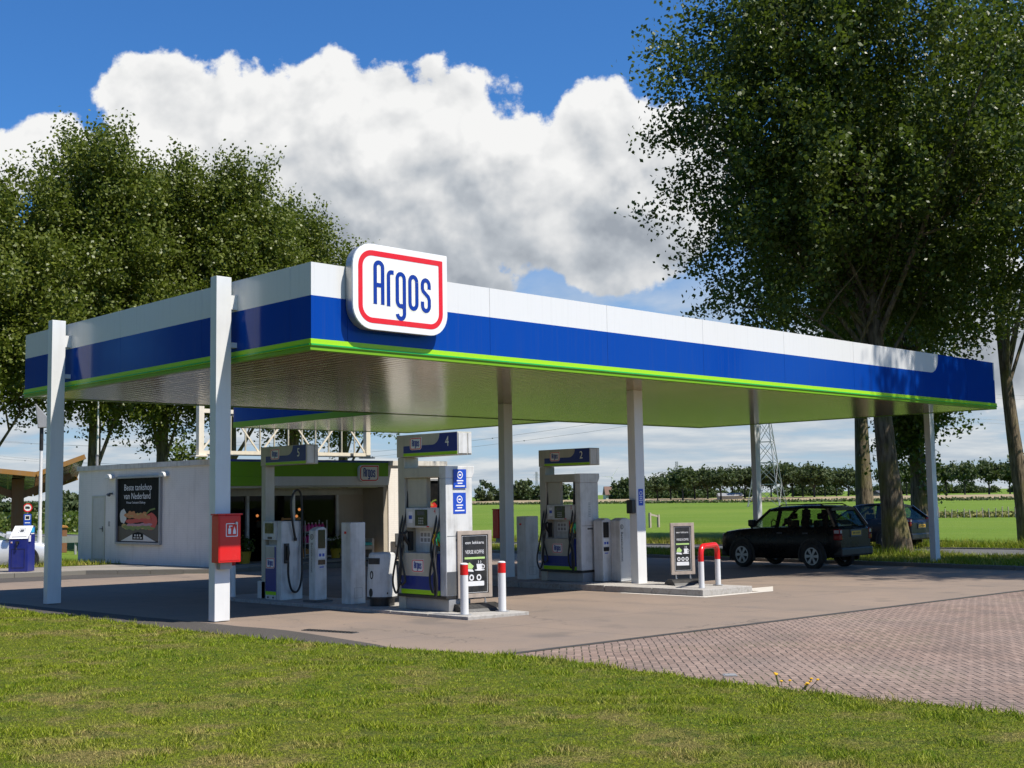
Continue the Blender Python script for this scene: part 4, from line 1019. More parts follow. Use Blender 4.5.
for k, (x0, y0, w) in enumerate(((-.12, .25, .30), (.12, -.02, .36))):
    S = FY((x0, y0, 0)); hh = 1.30
    P = [(0, 0), (w, 0), (w, hh - .02)] + [(w * (1 - i / 8), hh - .02 + .045 * math.sin(math.pi * i / 8)) for i in range(1, 8)] + [(0, hh - .03)]
    mb = MB(); mb.plate(P, -.26, 0, S); b_ = mb.build('pillar', M['pump_white'], t, bevel=.02)
    mb = MB(); mb.box(x0 - .03, x0 + w + .03, y0 - .02, y0 + .28, -.0, .02); mb.build('foot_plate', M['dgrey'], t)
    if k == 0: terminal_front(b_, S, .02, .19, 1.28)
    else: totem_text(b_, S, .06, 1.16, .10)

# plain white service pillars
def pillar(label, x, y, z, w, d, h):
    t = thing('service_pillar', label, 'pillar', (x, y, z), 0, 'plain white service pillars')
    mb = MB(); mb.box(0, w, 0, d, .0, h); mb.build('body', M['pump_white'], t, bevel=.012)
    mb = MB(); S = FY((0, 0, 0)); mb.ring(rrect(w*.25, h*.07, w*.78, h*.20, .01, 2), rrect(w*.25+.006, h*.07+.006, w*.78-.006, h*.20-.006, .008, 2), 0, .003, S); mb.build('hatch', M['grey'], t)
    mb = MB(); F = FX((0, d, 0)); mb.box(d*.35, d*.55, h*.86, h*.89, 0, .006, F); mb.build('indicator', M['red'], t)
pillar('plain white service pillar between the payment pillar and the round bin', 2.66, 2.66, I1(2.8, 2.6), .32, .26, 1.39)
pillar('plain white service pillar between the rear middle column and pump 2', 8.95, 4.72, I2(9, 4.9), .40, .28, 1.38)

# bin
t = thing('waste_bin', 'white tapered waste bin with slot opening and round holes beside pump 4', 'bin', (2.84, 2.02, I1(2.9, 1.9)))
t.scale = (.76, .76, 1.0)
mb = MB(); prof = [(.30, .13), (.335, .16), (.33, .40), (.30, .80), (.285, .86), (.25, .885), (.001, .895)]
mb.lathe(prof, n=28); mb.build('body', M['pump_white'], t, smooth=True)
mb = MB(); mb.lathe([(.27, 0), (.28, .128)], n=24); mb.lathe([(.342, .128), (.342, .16)], n=28); mb.build('base_ring', M['black'], t, smooth=True)
def on_cone(u, v, ang): 
    rr_ = .335 - (v - .16) * .052; return Fr((rr_ * math.cos(ang) * 1.0, rr_ * math.sin(ang), v), (-math.sin(ang), math.cos(ang), 0), (0, 0, 1))
f2 = on_cone(0, .75, R(197)); mb = MB(); mb.box(-.15, .13, -.05, .05, -.06, .004, f2); mb.build('slot', M['interior'], t)
mb = MB()
f2 = on_cone(0, .52, R(186)); mb.ring(arc(0, 0, .05, .07, 0, 345, 15), arc(0, 0, .028, .045, 0, 345, 15), -.02, .008, f2)
f2 = on_cone(0, .23, R(184)); mb.plate(arc(0, 0, .055, .07, 0, 345, 15), -.02, .008, f2)
f2 = on_cone(0, .22, R(252)); mb.plate(arc(0, 0, .016, .018, 0, 330, 11), -.02, .006, f2)
mb.build('fittings', M['black'], t)

# chalkboards
def chalkboard(label, x, y, z, rz, W, H, variant):
    t = thing('pavement_sign', label, 'chalkboard', (x, y, z), rz, 'coffee chalkboards on swing stands')
    fr = FY((-W/2, 0, .20)); b = .065
    mb = MB(); mb.box(b, W - b, b, H - b, -.02, .008, fr); bd = mb.build('board', M['chalk'], t)
    mb = MB(); mb.plate([(0, 0), (W, 0), (W - b, b), (b, b)], -.03, .02, fr); mb.plate([(W, 0), (W, H), (W - b, H - b), (W - b, b)], -.03, .02, fr)
    mb.plate([(W, H), (0, H), (b, H - b), (W - b, H - b)], -.03, .02, fr); mb.plate([(0, H), (0, 0), (b, b), (b, H - b)], -.03, .02, fr)
    mb.build('frame', M['wood_grey'], t, bevel=.004)
    mb = MB(); w = .010; c = W / 2; iw = W - 2*b; k = iw / .47
    mb.m = 0
    mb.text('een lekkere', .07*k, fr, c, H*.80, w, 'CENTER'); mb.text('VERSE KOFFIE', .082*k, fr, c, H*.655, w, 'CENTER', .66)
    mb.m = 1; mb.plate(rrect(b + iw*.12, H*.575, W - b - iw*.12, H*.605, .008, 3), .008, w, fr)
    # bread roll and cup drawings
    mb.m = 1; mb.plate([(c - .17*k, H*.44), (c - .15*k, H*.50), (c - .09*k, H*.525), (c - .02*k, H*.47), (c - .05*k, H*.43)], .008, w, fr)
    mb.m = 0; mb.plate([(c - .18*k, H*.40), (c - .02*k, H*.385), (c - .04*k, H*.42), (c - .16*k, H*.435)], .008, w, fr)
    mb.plate([(c + .04*k, H*.42), (c + .12*k, H*.42), (c + .14*k, H*.50), (c + .03*k, H*.50)], .008, w, fr)
    mb.ring(arc(c + .145*k, H*.46, .03*k, .035*k, 0, 330, 11), arc(c + .145*k, H*.46, .018*k, .022*k, 0, 330, 11), .008, w, fr); mb.plate(arc(c + .085*k, H*.41, .09*k, .012, 0, 330, 11), .008, w + .001, fr)
    for i in range(2): mb.stroke([(c + (.06 + .04*i)*k, H*.51), (c + (.07 + .04*i)*k, H*.53), (c + (.06 + .04*i)*k, H*.55)], .008, .008, w, fr)
    for i in range(3 if variant else 2):
        cx = c + ((-.11, 0, .11)[i] if variant else (-.06, .07)[i]) * k; mb.ring(arc(cx, H*.30, .042*k, .05*k, 0, 345, 15), arc(cx, H*.30, .022*k, .028*k, 0, 345, 15), .008, w, fr)
    mb.plate(rrect(c - .17*k, H*.175, c + .16*k, H*.245, .008, 3), .008, w, fr)
    mb.ring(rrect(b + .015, b + .015, W - b - .015, H - b - .015, .01, 2), rrect(b + .02, b + .02, W - b - .02, H - b - .02, .008, 2), .008, .0092, fr)
    mb.build('chalk_drawing', [M['chalk_white'], M['chalk_green']], bd)
    mb = MB()
    for s in (-1, 1): mb.tube([(s*W*.3, .0, .21), (s*W*.3, .0, .10)], .012, 6); mb.lathe([(.022, 0), (.022, .05)], (s*W*.3, 0, .08), 8)
    mb.build('springs', M['steel'], t)
    mb = MB()
    P = [(-W*.62, -.26), (W*.62, -.26), (W*.62, .26), (-W*.62, .26)]
    for sx in (-1, 1):
        mb.plate([(-.28, .0), (-.24, .05), (-.12, .105), (.0, .12), (.12, .105), (.24, .05), (.28, .0)], (0 if sx > 0 else -W*.60), (W*.60 if sx > 0 else 0) - (.0), Fr((0, 0, 0), (0, 1, 0), (0, 0, 1)))
    mb.build('rubber_base', M['rubber'], t, bevel=.012)
    return t
chalkboard('grey framed coffee chalkboard on a black base in front of pump 4', 3.10, .0, I1(3.1, .1), R(-16), .60, 1.05, 0)
chalkboard('grey framed coffee chalkboard on the right island beside the red hoop', 9.45, .80, I2(9.5, .8), R(-30), .50, 1.02, 1)
# ------------------------------------------------------------------ shop
A = Vector((8.74, 17.35, 0)); B = Vector((15.05, 17.35, 0)); W0 = Vector((8.26, 25.4, 0)); E1 = Vector((17.7, 17.40, 0))
SZ = .09; TOP = 3.25
shop = thing('station_shop', 'low white brick station shop with a green fronted glass entrance', 'shop', (0, 0, 0))
e = (B - A).normalized(); nin = Vector((-e.y, e.x, 0))      # inward from the shop front
Lf = (B - A).length
def wallbox(mb, p, q, th, z0, z1, side=1):
    p = Vector(p); q = Vector(q); d = (q - p).normalized(); n = Vector((-d.y, d.x, 0)) * th * side
    P = [p, q, q + n, p + n]
    mb.add([(v.x, v.y, z0) for v in P] + [(v.x, v.y, z1) for v in P], [(3, 2, 1, 0), (4, 5, 6, 7), (0, 1, 5, 4), (1, 2, 6, 5), (2, 3, 7, 6), (3, 0, 4, 7)] if side > 0 else [(0, 1, 2, 3), (7, 6, 5, 4), (4, 5, 1, 0), (5, 6, 2, 1), (6, 7, 3, 2), (7, 4, 0, 3)])
mb = MB()
wallbox(mb, W0, A + Vector((0, .003, 0)), .25, SZ - .2, TOP - .16)
wallbox(mb, B + Vector((.12, .0, 0)), E1, .25, SZ - .2, TOP - .16)
wallbox(mb, E1 + Vector((0, .252, 0)), Vector((17.7, 25.5, 0)), .25, SZ - .3, TOP - .16)
wallbox(mb, Vector((17.44, 25.5, 0)), Vector((8.52, 25.4, 0)), .25, SZ - .2, TOP - .16)
mb.build('wall', M['wall'], shop)
mb = MB()
wallbox(mb, W0 + Vector((-.06, .06, 0)), A + Vector((-.06, 0, 0)), .34, TOP - .158, TOP); wallbox(mb, B + Vector((.14, -.06, 0)), E1 + Vector((.06, -.06, 0)), .34, TOP - .158, TOP)
wallbox(mb, E1 + Vector((.06, .285, 0)), Vector((17.76, 25.5, 0)), .34, TOP - .158, TOP); wallbox(mb, Vector((17.4, 25.56, 0)), Vector((8.56, 25.46, 0)), .34, TOP - .158, TOP)
mb.build('parapet', paint('parapet_cement', (.62, .59, .53), .7, 0, .25, 3), shop)
mb = MB(); P = [W0 + Vector((.3, -.3, 0)), A + Vector((.4, .3, 0)), B + Vector((.3, .6, 0)), E1 + Vector((-.3, .3, 0)), Vector((17.4, 25.1, 0))]
mb.plate([(v.x, v.y) for v in P], TOP - .35, TOP - .25); mb.build('roof', M['dgrey'], shop)
# poster wall details: frame on the wall W0 -> A
dW = (A - W0).normalized(); FW_ = Fr((W0.x, W0.y, SZ), dW, (0, 0, 1)); LW = (A - W0).length
mb = MB(); mb.box(.98, 1.70, .12, 2.10, -.02, .012, FW_); dr = mb.build('door', paint('door_grey', (.50, .48, .45), .45, 0, .12, 3), shop, bevel=.004)
mb = MB(); mb.ring([(.92, .06), (1.76, .06), (1.76, 2.16), (.92, 2.16)], [(.98, .12), (1.70, .12), (1.70, 2.10), (.98, 2.10)], -.02, .022, FW_); mb.build('door_frame', M['pump_beige'], dr)
mb = MB(); mb.box(1.60, 1.65, .98, 1.16, .012, .02, FW_); mb.bar(FW_.p(1.625, 1.08, .05), FW_.p(1.50, 1.08, .05), .02, .02); mb.bar(FW_.p(1.625, 1.08, .01), FW_.p(1.625, 1.08, .06), .02, .02); mb.build('handle', M['dgrey'], dr)
for u in (2.20, 5.42):
    mb = MB(); mb.plate([(-.16, 0)] + arc(0, .0, .16, .15, 180, 0, 8), 0, .2, Fr(FW_.p(u, 2.70, 0), FW_.r, FW_.u)); mb.build('wall_lamp', M['pump_white'], shop, bevel=.02)
mb = MB(); mb.tube([FW_.p(2.20, 2.22, 0), FW_.p(2.20, 2.22, .12)], .03, 8); mb.tube([FW_.p(2.13, 2.19, .13), FW_.p(2.28, 2.17, .16)], .045, 10); mb.build('security_camera', M['dgrey'], shop)
mb = MB(); mb.ring(rrect(1.98, 1.16, 2.06, 1.32, .02, 2), rrect(1.992, 1.172, 2.048, 1.308, .015, 2), 0, .02, FW_); mb.build('wall_socket', M['grey'], shop)

def poster_burger(mb, fr, w, h):
    """food picture built as flat coloured shapes (5 colours)"""
    rr = random.Random(3)
    def blob(cx, cy, rx, ry, w0, n=14, j=.12):
        mb.plate([(cx + rx * math.cos(2*math.pi*i/n) * rr.uniform(1-j, 1+j), cy + ry * math.sin(2*math.pi*i/n) * rr.uniform(1-j, 1+j)) for i in range(n)], .004, w0, fr)
    mb.m = 5; mb.plate([(.0, 0), (w, 0), (w, h*.27), (0, h*.24)], .003, .005, fr)
    mb.m = 4; blob(w*.13, h*.40, w*.08, h*.12, .0055)
    mb.m = 0; blob(w*.78, h*.32, w*.16, h*.13, .006)
    mb.m = 6
    for i in range(10): blob(w*(.15 + .065*i), h*(.22 + .03*rr.random()), w*.06, h*.035, .0062 + .0001*i)
    mb.m = 2
    for i in range(14): blob(w*(.18 + .05*i), h*(.20 + .045*rr.random()), w*.05, h*.025, .0075 + .0001*i, 9, .35)
    mb.m = 1; mb.m = 3
    for i in range(7): blob(w*(.28 + .08*i), h*(.255 + .02*rr.random()), w*.07, h*.02, .009 + .0001*i, 10, .2)
    mb.m = 0
    for i in range(4): blob(w*(.32 + .13*i), h*(.32 + .01*i), w*.12, h*.035, .0105 + .0001*i, 12, .1)
    mb.m = 1
    for i in range(26): blob(w*(.20 + .55*rr.random()), h*(.38 + .075*rr.random()), w*.055, h*.03, .012 + .0001*i, 9, .3)
    mb.m = 6
    for i in range(10): blob(w*(.24 + .45*rr.random()), h*(.405 + .05*rr.random()), w*.025, h*.012, .015 + .0001*i, 8, .3)
    mb.m = 2; mb.stroke([(w*.70, h*.44), (w*.78, h*.50), (w*.90, h*.52)], .05, .004, .0165, fr)
    mb.m = 4; mb.plate([(w*.08, 0), (w*.92, 0), (w*.62, h*.115), (w*.38, h*.115)], .004, .018, fr)
    mb.m = 7; mb.plate([(w*.37, h*.025), (w*.63, h*.025), (w*.63, h*.12), (w*.5, h*.15), (w*.37, h*.12)], .018, .020, fr)
    mb.m = 4
    for i in range(3): mb.box(w*(.40 + .075*i), w*(.45 + .075*i), h*.045, h*.065, .020, .0215, fr); mb.box(w*(.42 + .06*i), w*(.45 + .06*i), h*.08, h*.11, .020, .0215, fr)
PMATS = [plain('poster_red', (.48, .018, .014), .4), plain('poster_brown', (.46, .15, .035), .4), plain('poster_salad', (.13, .17, .02), .4), plain('poster_onion', (.40, .18, .24), .4), plain('poster_white', (.55, .53, .50), .4), plain('poster_dark', (.045, .022, .014), .4), plain('poster_gold', (.42, .26, .07), .4), plain('poster_black', (.006, .006, .006), .6, 0, .1)]
def poster(name, label, fr0, w, h, txt=True):
    t = thing(name, label, 'poster', fr0.o)
    fr = Fr((0, 0, 0), fr0.r, fr0.u)
    mb = MB(); mb.ring([(-.10, -.10), (w+.10, -.10), (w+.10, h+.10), (-.10, h+.10)], [(-.03, -.03), (w+.03, -.03), (w+.03, h+.03), (-.03, h+.03)], .004, .09, fr); f_ = mb.build('frame', M['grey'], t, bevel=.008)
    mb = MB()
    for i in range(9):
        for v in (-.05, h + .05): mb.bar(fr.p(w*(i+.5)/9 - .04, v, .07), fr.p(w*(i+.5)/9 + .0, v - math.copysign(.05, v - h/2), .05), .012, .012)
    mb.build('tension_straps', M['black'], f_)
    mb = MB(); mb.box(-.028, w+.028, -.028, h+.028, .004, .03, fr); cv = mb.build('canvas', PMATS[7], t)
    fr2 = Fr(fr.p(0, 0, .027), fr.r, fr.u)
    mb = MB(); poster_burger(mb, fr2, w, h); mb.build('food_picture', PMATS, cv)
    if txt:
        mb = MB(); mb.text('Beste tankshop', .285, fr2, w*.14, h*.82, .0045, 'LEFT', .94); mb.text('van Nederland', .285, fr2, w*.14, h*.68, .0045, 'LEFT', .94); mb.text('Winnaar Tankstation Challenge', .105, fr2, w*.20, h*.605, .0045, 'LEFT', .85)
        mb.build('lettering', M['chalk_white'], cv)
    return t
poster('advert_poster', 'black framed burger poster reading Beste tankshop van Nederland on the shaded white wall', Fr(FW_.p(2.62, .70, 0), FW_.r, FW_.u), 2.46, 1.96)
poster('advert_poster', 'burger poster on the sunlit wall, glimpsed through the frame of pump 4', Fr((16.2, 17.37, 1.25), (1, 0, 0), (0, 0, 1)), 1.15, 1.3, False)

# shop front: fascia band over a recessed glass facade
FS = Fr((A.x, A.y, SZ), e, (0, 0, 1))        # u along the front, w towards the customer
REC = 1.15
z0f, z1f = 2.62, TOP - SZ
mb = MB(); mb.m = 0; mb.box(-.02, Lf + .12, 2.36, 2.64, -.25, .0, FS); mb.m = 1; mb.box(-.02, Lf + .12, 2.642, 3.09, -.25, .0, FS); mb.m = 2; mb.box(-.02, Lf + .12, 3.092, z1f, -.25, .004, FS)
mb.m = 1; mb.box(-.02, 1.85, 2.36, 2.64, .001, .006, FS)
mb.build('front_fascia', [M['shopwhite'], M['shop_green'], M['sign_blue']], shop)
mb = MB(); mb.box(.0, Lf, 2.30, 2.355, -REC, -.02, FS); sf = mb.build('soffit', M['pump_beige'], shop)
mb = MB()
for i in range(4): mb.box(.3 + i*1.52, 1.5 + i*1.52, 2.275, 2.298, -.20, -.10, FS)
mb.build('light_strip', paint('soffit_strip', (.40, .42, .18), .3), sf)
mb = MB(); mb.box(-.0, Lf, 2.06, 2.298, -REC - .12, -REC, FS); mb.build('lintel', M['pump_beige'], shop)
wins = [(.10, .62), (.74, 1.72), (1.86, 2.42), (2.56, 5.15)]
mb = MB()
for u in (.04, .68, 1.79, 2.49, 5.20): mb.box(u - .045, u + .045, .0, 2.06, -REC - .1, -REC + .02, FS)
mb.box(2.53, 5.16, .0, .10, -REC - .1, -REC, FS); mb.box(2.53, 5.16, .58, .66, -REC - .1, -REC + .03, FS)
mb.build('window_frame', M['pump_white'], shop)
for i, (a, b) in enumerate(wins):
    mb = MB(); mb.box(a, b, .04 if i < 3 else .66, 2.055, -REC - .06, -REC - .045, FS)
    w_ = mb.build('glass_door' if i in (1,) else 'window', M['glass'], shop)
    if i in (0, 1):
        mb = MB(); mb.m = 0; mb.box(a + .12, a + .34, 1.45, 1.78, -REC - .044, -REC - .040, FS); mb.m = 1
        if i: mb.box(a + .25, a + .6, 1.02, 1.05, -REC - .044, -REC - .02, FS)
        mb.build('sticker', [M['chalk_green'], M['grey']], w_)
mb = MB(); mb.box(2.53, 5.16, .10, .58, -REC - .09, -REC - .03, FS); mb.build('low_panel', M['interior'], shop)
mb = MB(); mb.box(5.245, Lf + .05, 0, 2.058, -REC - .12, -REC, FS); mb.box(Lf - .06, Lf + .115, 0, 2.355, -REC, -.04, FS); mb.build('niche_wall', M['beige_wall'], shop)
mb = MB(); mb.box(.0, Lf, -.02, .04, -5.0, .6, FS); mb.build('shop_floor', M['sidewalk'], shop)
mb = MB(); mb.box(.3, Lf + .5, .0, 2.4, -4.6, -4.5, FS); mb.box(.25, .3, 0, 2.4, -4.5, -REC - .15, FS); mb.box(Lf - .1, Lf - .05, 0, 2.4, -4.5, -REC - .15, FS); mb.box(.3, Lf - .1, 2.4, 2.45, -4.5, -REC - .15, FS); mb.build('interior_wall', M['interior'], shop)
small_logo(shop, FS, 5.55, 2.74, .43, .12)
# pendant lamps glowing inside
for i, (u, v, w) in enumerate(((3.2, 1.62, -2.2), (3.45, 1.78, -2.5), (3.25, 1.42, -2.9), (4.35, 1.60, -2.1), (4.38, 1.38, -2.3))):
    t = thing('pendant_lamp', ('small warm pendant lamp inside the shop window, lower left one', 'small warm pendant lamp inside the shop window, highest one', 'small warm pendant lamp inside the shop window above the counter', 'small warm pendant lamp inside the shop window, upper of the right pair', 'small warm pendant lamp inside the shop window, lower of the right pair')[i], 'lamp', FS.p(u, v, w), 0, 'glowing pendant lamps in the shop')
    mb = MB(); mb.lathe([(.001, -.05), (.035, -.035), (.05, 0), (.035, .035), (.01, .05)], n=12); mb.build('bulb', emis('warm_bulb', (1, .36, .12), 1.6) if i == 0 else bpy.data.materials['warm_bulb'], t, smooth=True)
    mb = MB(); mb.tube([(0, 0, .05), (0, 0, 2.4 - v)], .006, 5); mb.build('cord', M['black'], t)
t = thing('shop_counter', 'lit display counter seen through the shop window', 'counter', FS.p(3.3, 0.04, -2.6))
FL = Fr((0, 0, 0), FS.r, FS.u)
mb = MB(); mb.box(-.5, 1.2, 0, 1.0, -.35, .35, FL); mb.build('cabinet', M['interior'], t, bevel=.02); mb = MB(); mb.box(-.45, .65, 1.0, 1.22, -.3, .3, FL); mb.build('glass_case', M['steel'], t, bevel=.01)
# rooftop lattice frame that carries the link canopy
t = thing('roof_truss', 'cream steel lattice girder on posts standing on the shop roof edge', 'truss', (0, 0, 0))
P0 = Vector((8.45, 17.78, 3.42)); P1 = Vector((14.62, 17.78, 3.40)); up = Vector((0, 0, 1.25)); dv = P1 - P0
P0.z = P1.z = 3.44
mb = MB(); mb.bar(P0, P1, .12, .14); mb.build('lower_chord', M['truss_cream'], t); mb = MB(); mb.bar(P0 + up, P1 + up, .12, .12); mb.build('upper_chord', M['truss_cream'], t)
mb = MB(); n = 6
for i in range(n):
    a = P0 + dv * i / n; b = P0 + dv * (i + 1) / n
    if i % 2 == 1: mb.bar(a + up, b, .045, .045)
    else: mb.bar(a, b + up, .045, .045)
mb.build('diagonals', M['truss_cream'], t)
mb = MB()
for i in range(1, 12): 
    a = P0 + dv * i / 12; mb.bar(a, a + up, .04, .04)
mb.build('uprights', M['pump_beige'], t)
for p in (P0, P1):
    mb = MB(); mb.bar(p - Vector((0, 0, .10)), p + up + Vector((0, 0, .2)), .17, .17); mb.bar(p - Vector((0, 0, .09)) - e * .22, p - Vector((0, 0, .09)) + e * .22, .3, .04); mb.build('post', M['truss_cream'], t)
mb = MB()
for i in (2, 5): a = P0 + dv * (i / 6 + .06); mb.bar(a - dv.normalized() * .06, a + dv.normalized() * .06, .145, .145)
mb.build('chord_joint', M['dgrey'], t)
t = thing('vent_pipe', 'short grey vent pipe at the left rear corner of the shop roof', 'pipe', (8.75, 25.1, TOP - .02))
mb = MB(); mb.tube([(0, 0, -.35), (0, 0, .38)], .045, 10); mb.build('pipe', M['grey'], t, smooth=True); mb = MB(); mb.lathe([(.06, .38), (.06, .41), (.02, .43)], n=10); mb.build('cap', M['dgrey'], t)

# things standing in front of the shop
def easel(label, u, w, tilt, wide, board):
    p = FS.p(u, .13, w); t = thing('easel_sign', label, 'easel', p); f = Fr((0, 0, 0), FS.r, FS.u)
    for s in (-1, 1):
        mb = MB(); mb.bar(f.p(s*wide/2, 0, .1), f.p(s*wide/2*.85, 1.25, -.08), .05, .04); mb.bar(f.p(s*wide/2, 0, -.42), f.p(s*wide/2*.85, 1.22, -.10), .04, .03); mb.build('leg', M['orange_wood'], t)
    mb = MB(); mb.bar(f.p(-wide/2, 1.2, -.06), f.p(wide/2, 1.2, -.06), .05, .05); mb.bar(f.p(-wide/2, .22, .08), f.p(wide/2, .22, .08), .05, .05); mb.build('rail', M['orange_wood'], t)
    if board: mb = MB(); mb.box(-wide/2 + .03, wide/2 - .03, .3, 1.16, -.03, -.0, f); mb.build('board', M['chalk'], t)
easel('orange wooden easel with a chalkboard standing before the shop window', 2.95, -.45, 0, .70, True)
easel('narrow orange wooden easel at the shop door beside the nearest column', .78, -.3, 0, .40, True)
t = thing('product_rack', 'metal rack stacked with pink bottles in front of the shop window', 'rack', FS.p(3.95, .04, -.80)); f = Fr((0, 0, 0), FS.r, FS.u)
for v in (.12, .48, .84): mb = MB(); mb.box(-.42, .42, v, v + .035, -.22, .22, f); mb.build('shelf', M['grey'], t)
for s in (-1, 1):
    for q in (-1, 1): mb = MB(); mb.bar(f.p(s*.42, 0, q*.21), f.p(s*.42, 1.22, q*.21), .03, .03); mb.build('upright', M['grey'], t)
for k, v in enumerate((.515, .875)):
    for i in range(6):
        q = f.p(-.34 + i*.135, v, .10)
        b_ = thing('bottle', f'pink washer fluid bottle on the {("middle", "top")[k]} shelf of the rack', 'bottle', Vector(FS.p(3.95, .04, -.80)) + q, 0, ('pink bottles on the middle rack shelf', 'pink bottles on the top rack shelf')[k])
        mb = MB(); mb.lathe([(.055, 0), (.058, .16), (.03, .22), (.022, .24)], n=10); mb.build('body', M['pink'], b_, smooth=True)
        mb = MB(); mb.lathe([(.024, .24), (.024, .275)], n=8); mb.build('lid', M['white'], b_)
for i in range(4):
    b_ = thing('firewood_bag', 'orange bag on the bottom shelf of the rack', 'bag', Vector(FS.p(3.95, .04, -.80)) + f.p(-.3 + .2*i, .155, .05), 0, 'orange bags on the bottom rack shelf')
    mb = MB(); mb.box(-.085, .085, 0, .16, -.08, .1, f); mb.build('sack', M['orange_wood'], b_, bevel=.035); mb = MB(); mb.box(-.03, .03, .16, .19, -.02, .03, f); mb.build('tie', M['yellow'], b_, bevel=.01)
def planter(label, u, w, col, s=1.):
    t = thing('flower_planter', label, 'planter', FS.p(u, .04, w)); mb = MB(); mb.lathe([(.15*s, 0), (.21*s, .34*s), (.225*s, .36*s), (.19*s, .36*s), (.18*s, .32*s)], n=18); mb.build('pot', col, t, smooth=True)
    r_ = np.random.default_rng(int(u*100)); P = r_.normal(size=(260, 3)) * np.array([.11, .11, .13]) * s + np.array([0, 0, .52*s])
    o = bpy.data.objects.new('plant', raw_mesh('plant', leaves(P, .09, r_), 4, M['leaf'])); COL.objects.link(o); o.parent = t
planter('yellow planter with a leafy plant by the shop door', 1.15, -.3, paint('yellow_pot', (.42, .30, .02), .5))
planter('yellow planter under the right end of the rack', 4.62, -.45, bpy.data.materials['yellow_pot'], .85)
t = thing('lounge_chair', 'pale wicker lounge chair with a teal cushion in the shop niche', 'chair', FS.p(5.62, .04, -.55)); f = Fr((0, 0, 0), FS.r, FS.u)
mb = MB(); mb.box(-.36, .36, .22, .36, -.3, .34, f); mb.build('seat', M['beige_wall'], t, bevel=.03)
mb = MB(); mb.plate([(-.34, .30), (-.24, .30), (-.32, .88), (-.40, .86)], -.36, .36, Fr((0, 0, 0), -FS.n, (0, 0, 1)) if False else Fr((0, 0, 0), FS.n, (0, 0, 1))); mb.build('backrest', paint('wicker', (.55, .48, .40), .7), t, bevel=.02)
for s in (-1, 1): mb = MB(); mb.box(s*.33 - .045, s*.33 + .045, .0, .58, -.3, .34, f); mb.build('armrest', bpy.data.materials['wicker'], t, bevel=.02)
mb = MB(); mb.box(-.28, .28, .362, .46, -.2, .36, f); mb.build('cushion', M['teal'], t, bevel=.035)
t = thing('bench', 'low dark bench against the sunlit end wall', 'bench', (15.3, 16.85, T(15.3, 16.7) + .12)); mb = MB(); mb.box(0, .95, 0, .34, .40, .46); mb.build('seat', M['dgrey'], t, bevel=.01)
for s in (0, 1): mb = MB(); mb.box(.05 + s*.75, .15 + s*.75, .03, .31, 0, .398); mb.build('leg', M['black'], t, bevel=.008)
mb = MB(); mb.box(0, .95, .30, .34, .465, .85); mb.build('backrest', M['dgrey'], t, bevel=.01)

# ------------------------------------------------------------------ left side: service kiosk, charging canopy, signs, lamp
t = thing('vacuum_kiosk', 'dark blue service kiosk with a slanted white control panel', 'kiosk', (3.72, 19.85, T(3.6, 20) + .12), R(-44)); t.scale = (.88, .88, .88)
F = FY((0, 0, 0)); w, d = .60, .58
mb = MB(); mb.box(0, w, 0, d, 0, 1.02); mb.plate([(0, 1.0), (d, 1.0), (d, 1.42), (d - .12, 1.42)], 0, w, Fr((0, 0, 0), (0, 1, 0), (0, 0, 1))); mb.build('body', M['kioskblue'], t, bevel=.008)
sl = Fr((.01, -.004, 1.03), (1, 0, 0), (0, d - .12, .40))
mb = MB(); mb.m = 0; mb.box(.0, w - .02, .0, .60, 0, .014, sl); mb.m = 1; mb.ring(rrect(.2, .25, .40, .48, .01, 2), rrect(.215, .265, .385, .465, .008, 2), .014, .018, sl); mb.box(.24, .36, .30, .43, .014, .018, sl); mb.box(.05, .53, .06, .10, .014, .017, sl); mb.build('control_panel', [M['chalk_white'], M['dgrey']], t)
mb = MB(); mb.ring(rrect(.08, .12, .50, .72, .01, 2), rrect(.09, .13, .49, .71, .01, 2), .001, .006, F); mb.build('service_hatch', M['black'], t)
mb = MB(); mb.tube([F.p(.27, .93, .03), F.p(.28, .85, .05), F.p(.24, .76, .04), F.p(.27, .70, .03)], .018, 6); mb.box(.22, .33, .90, .96, .0, .04, F); mb.build('lock_lever', M['black'], t)
mb = MB(); mb.m = 0; mb.box(.06, .11, .90, .95, .001, .006, F); mb.m = 1; mb.box(.07, .09, .90, .93, .006, .008, F); mb.build('badge', [M['chalk_white'], M['red']], t)
fr = Fr((w, 0, 0), (0, 1, 0), (0, 0, 1)); mb = MB(); mb.m = 0; mb.plate([(.22, 1.22), (.50, 1.22), (.50, 1.38), (.36, 1.38)], .001, .005, fr); mb.m = 1; mb.box(.04, .16, .94, 1.14, .001, .03, fr); mb.box(.22, .5, 1.17, 1.2, .001, .005, fr); mb.build('sticker', [paint('cyan_sticker', (.03, .42, .75), .4), M['chalk_white']], t)

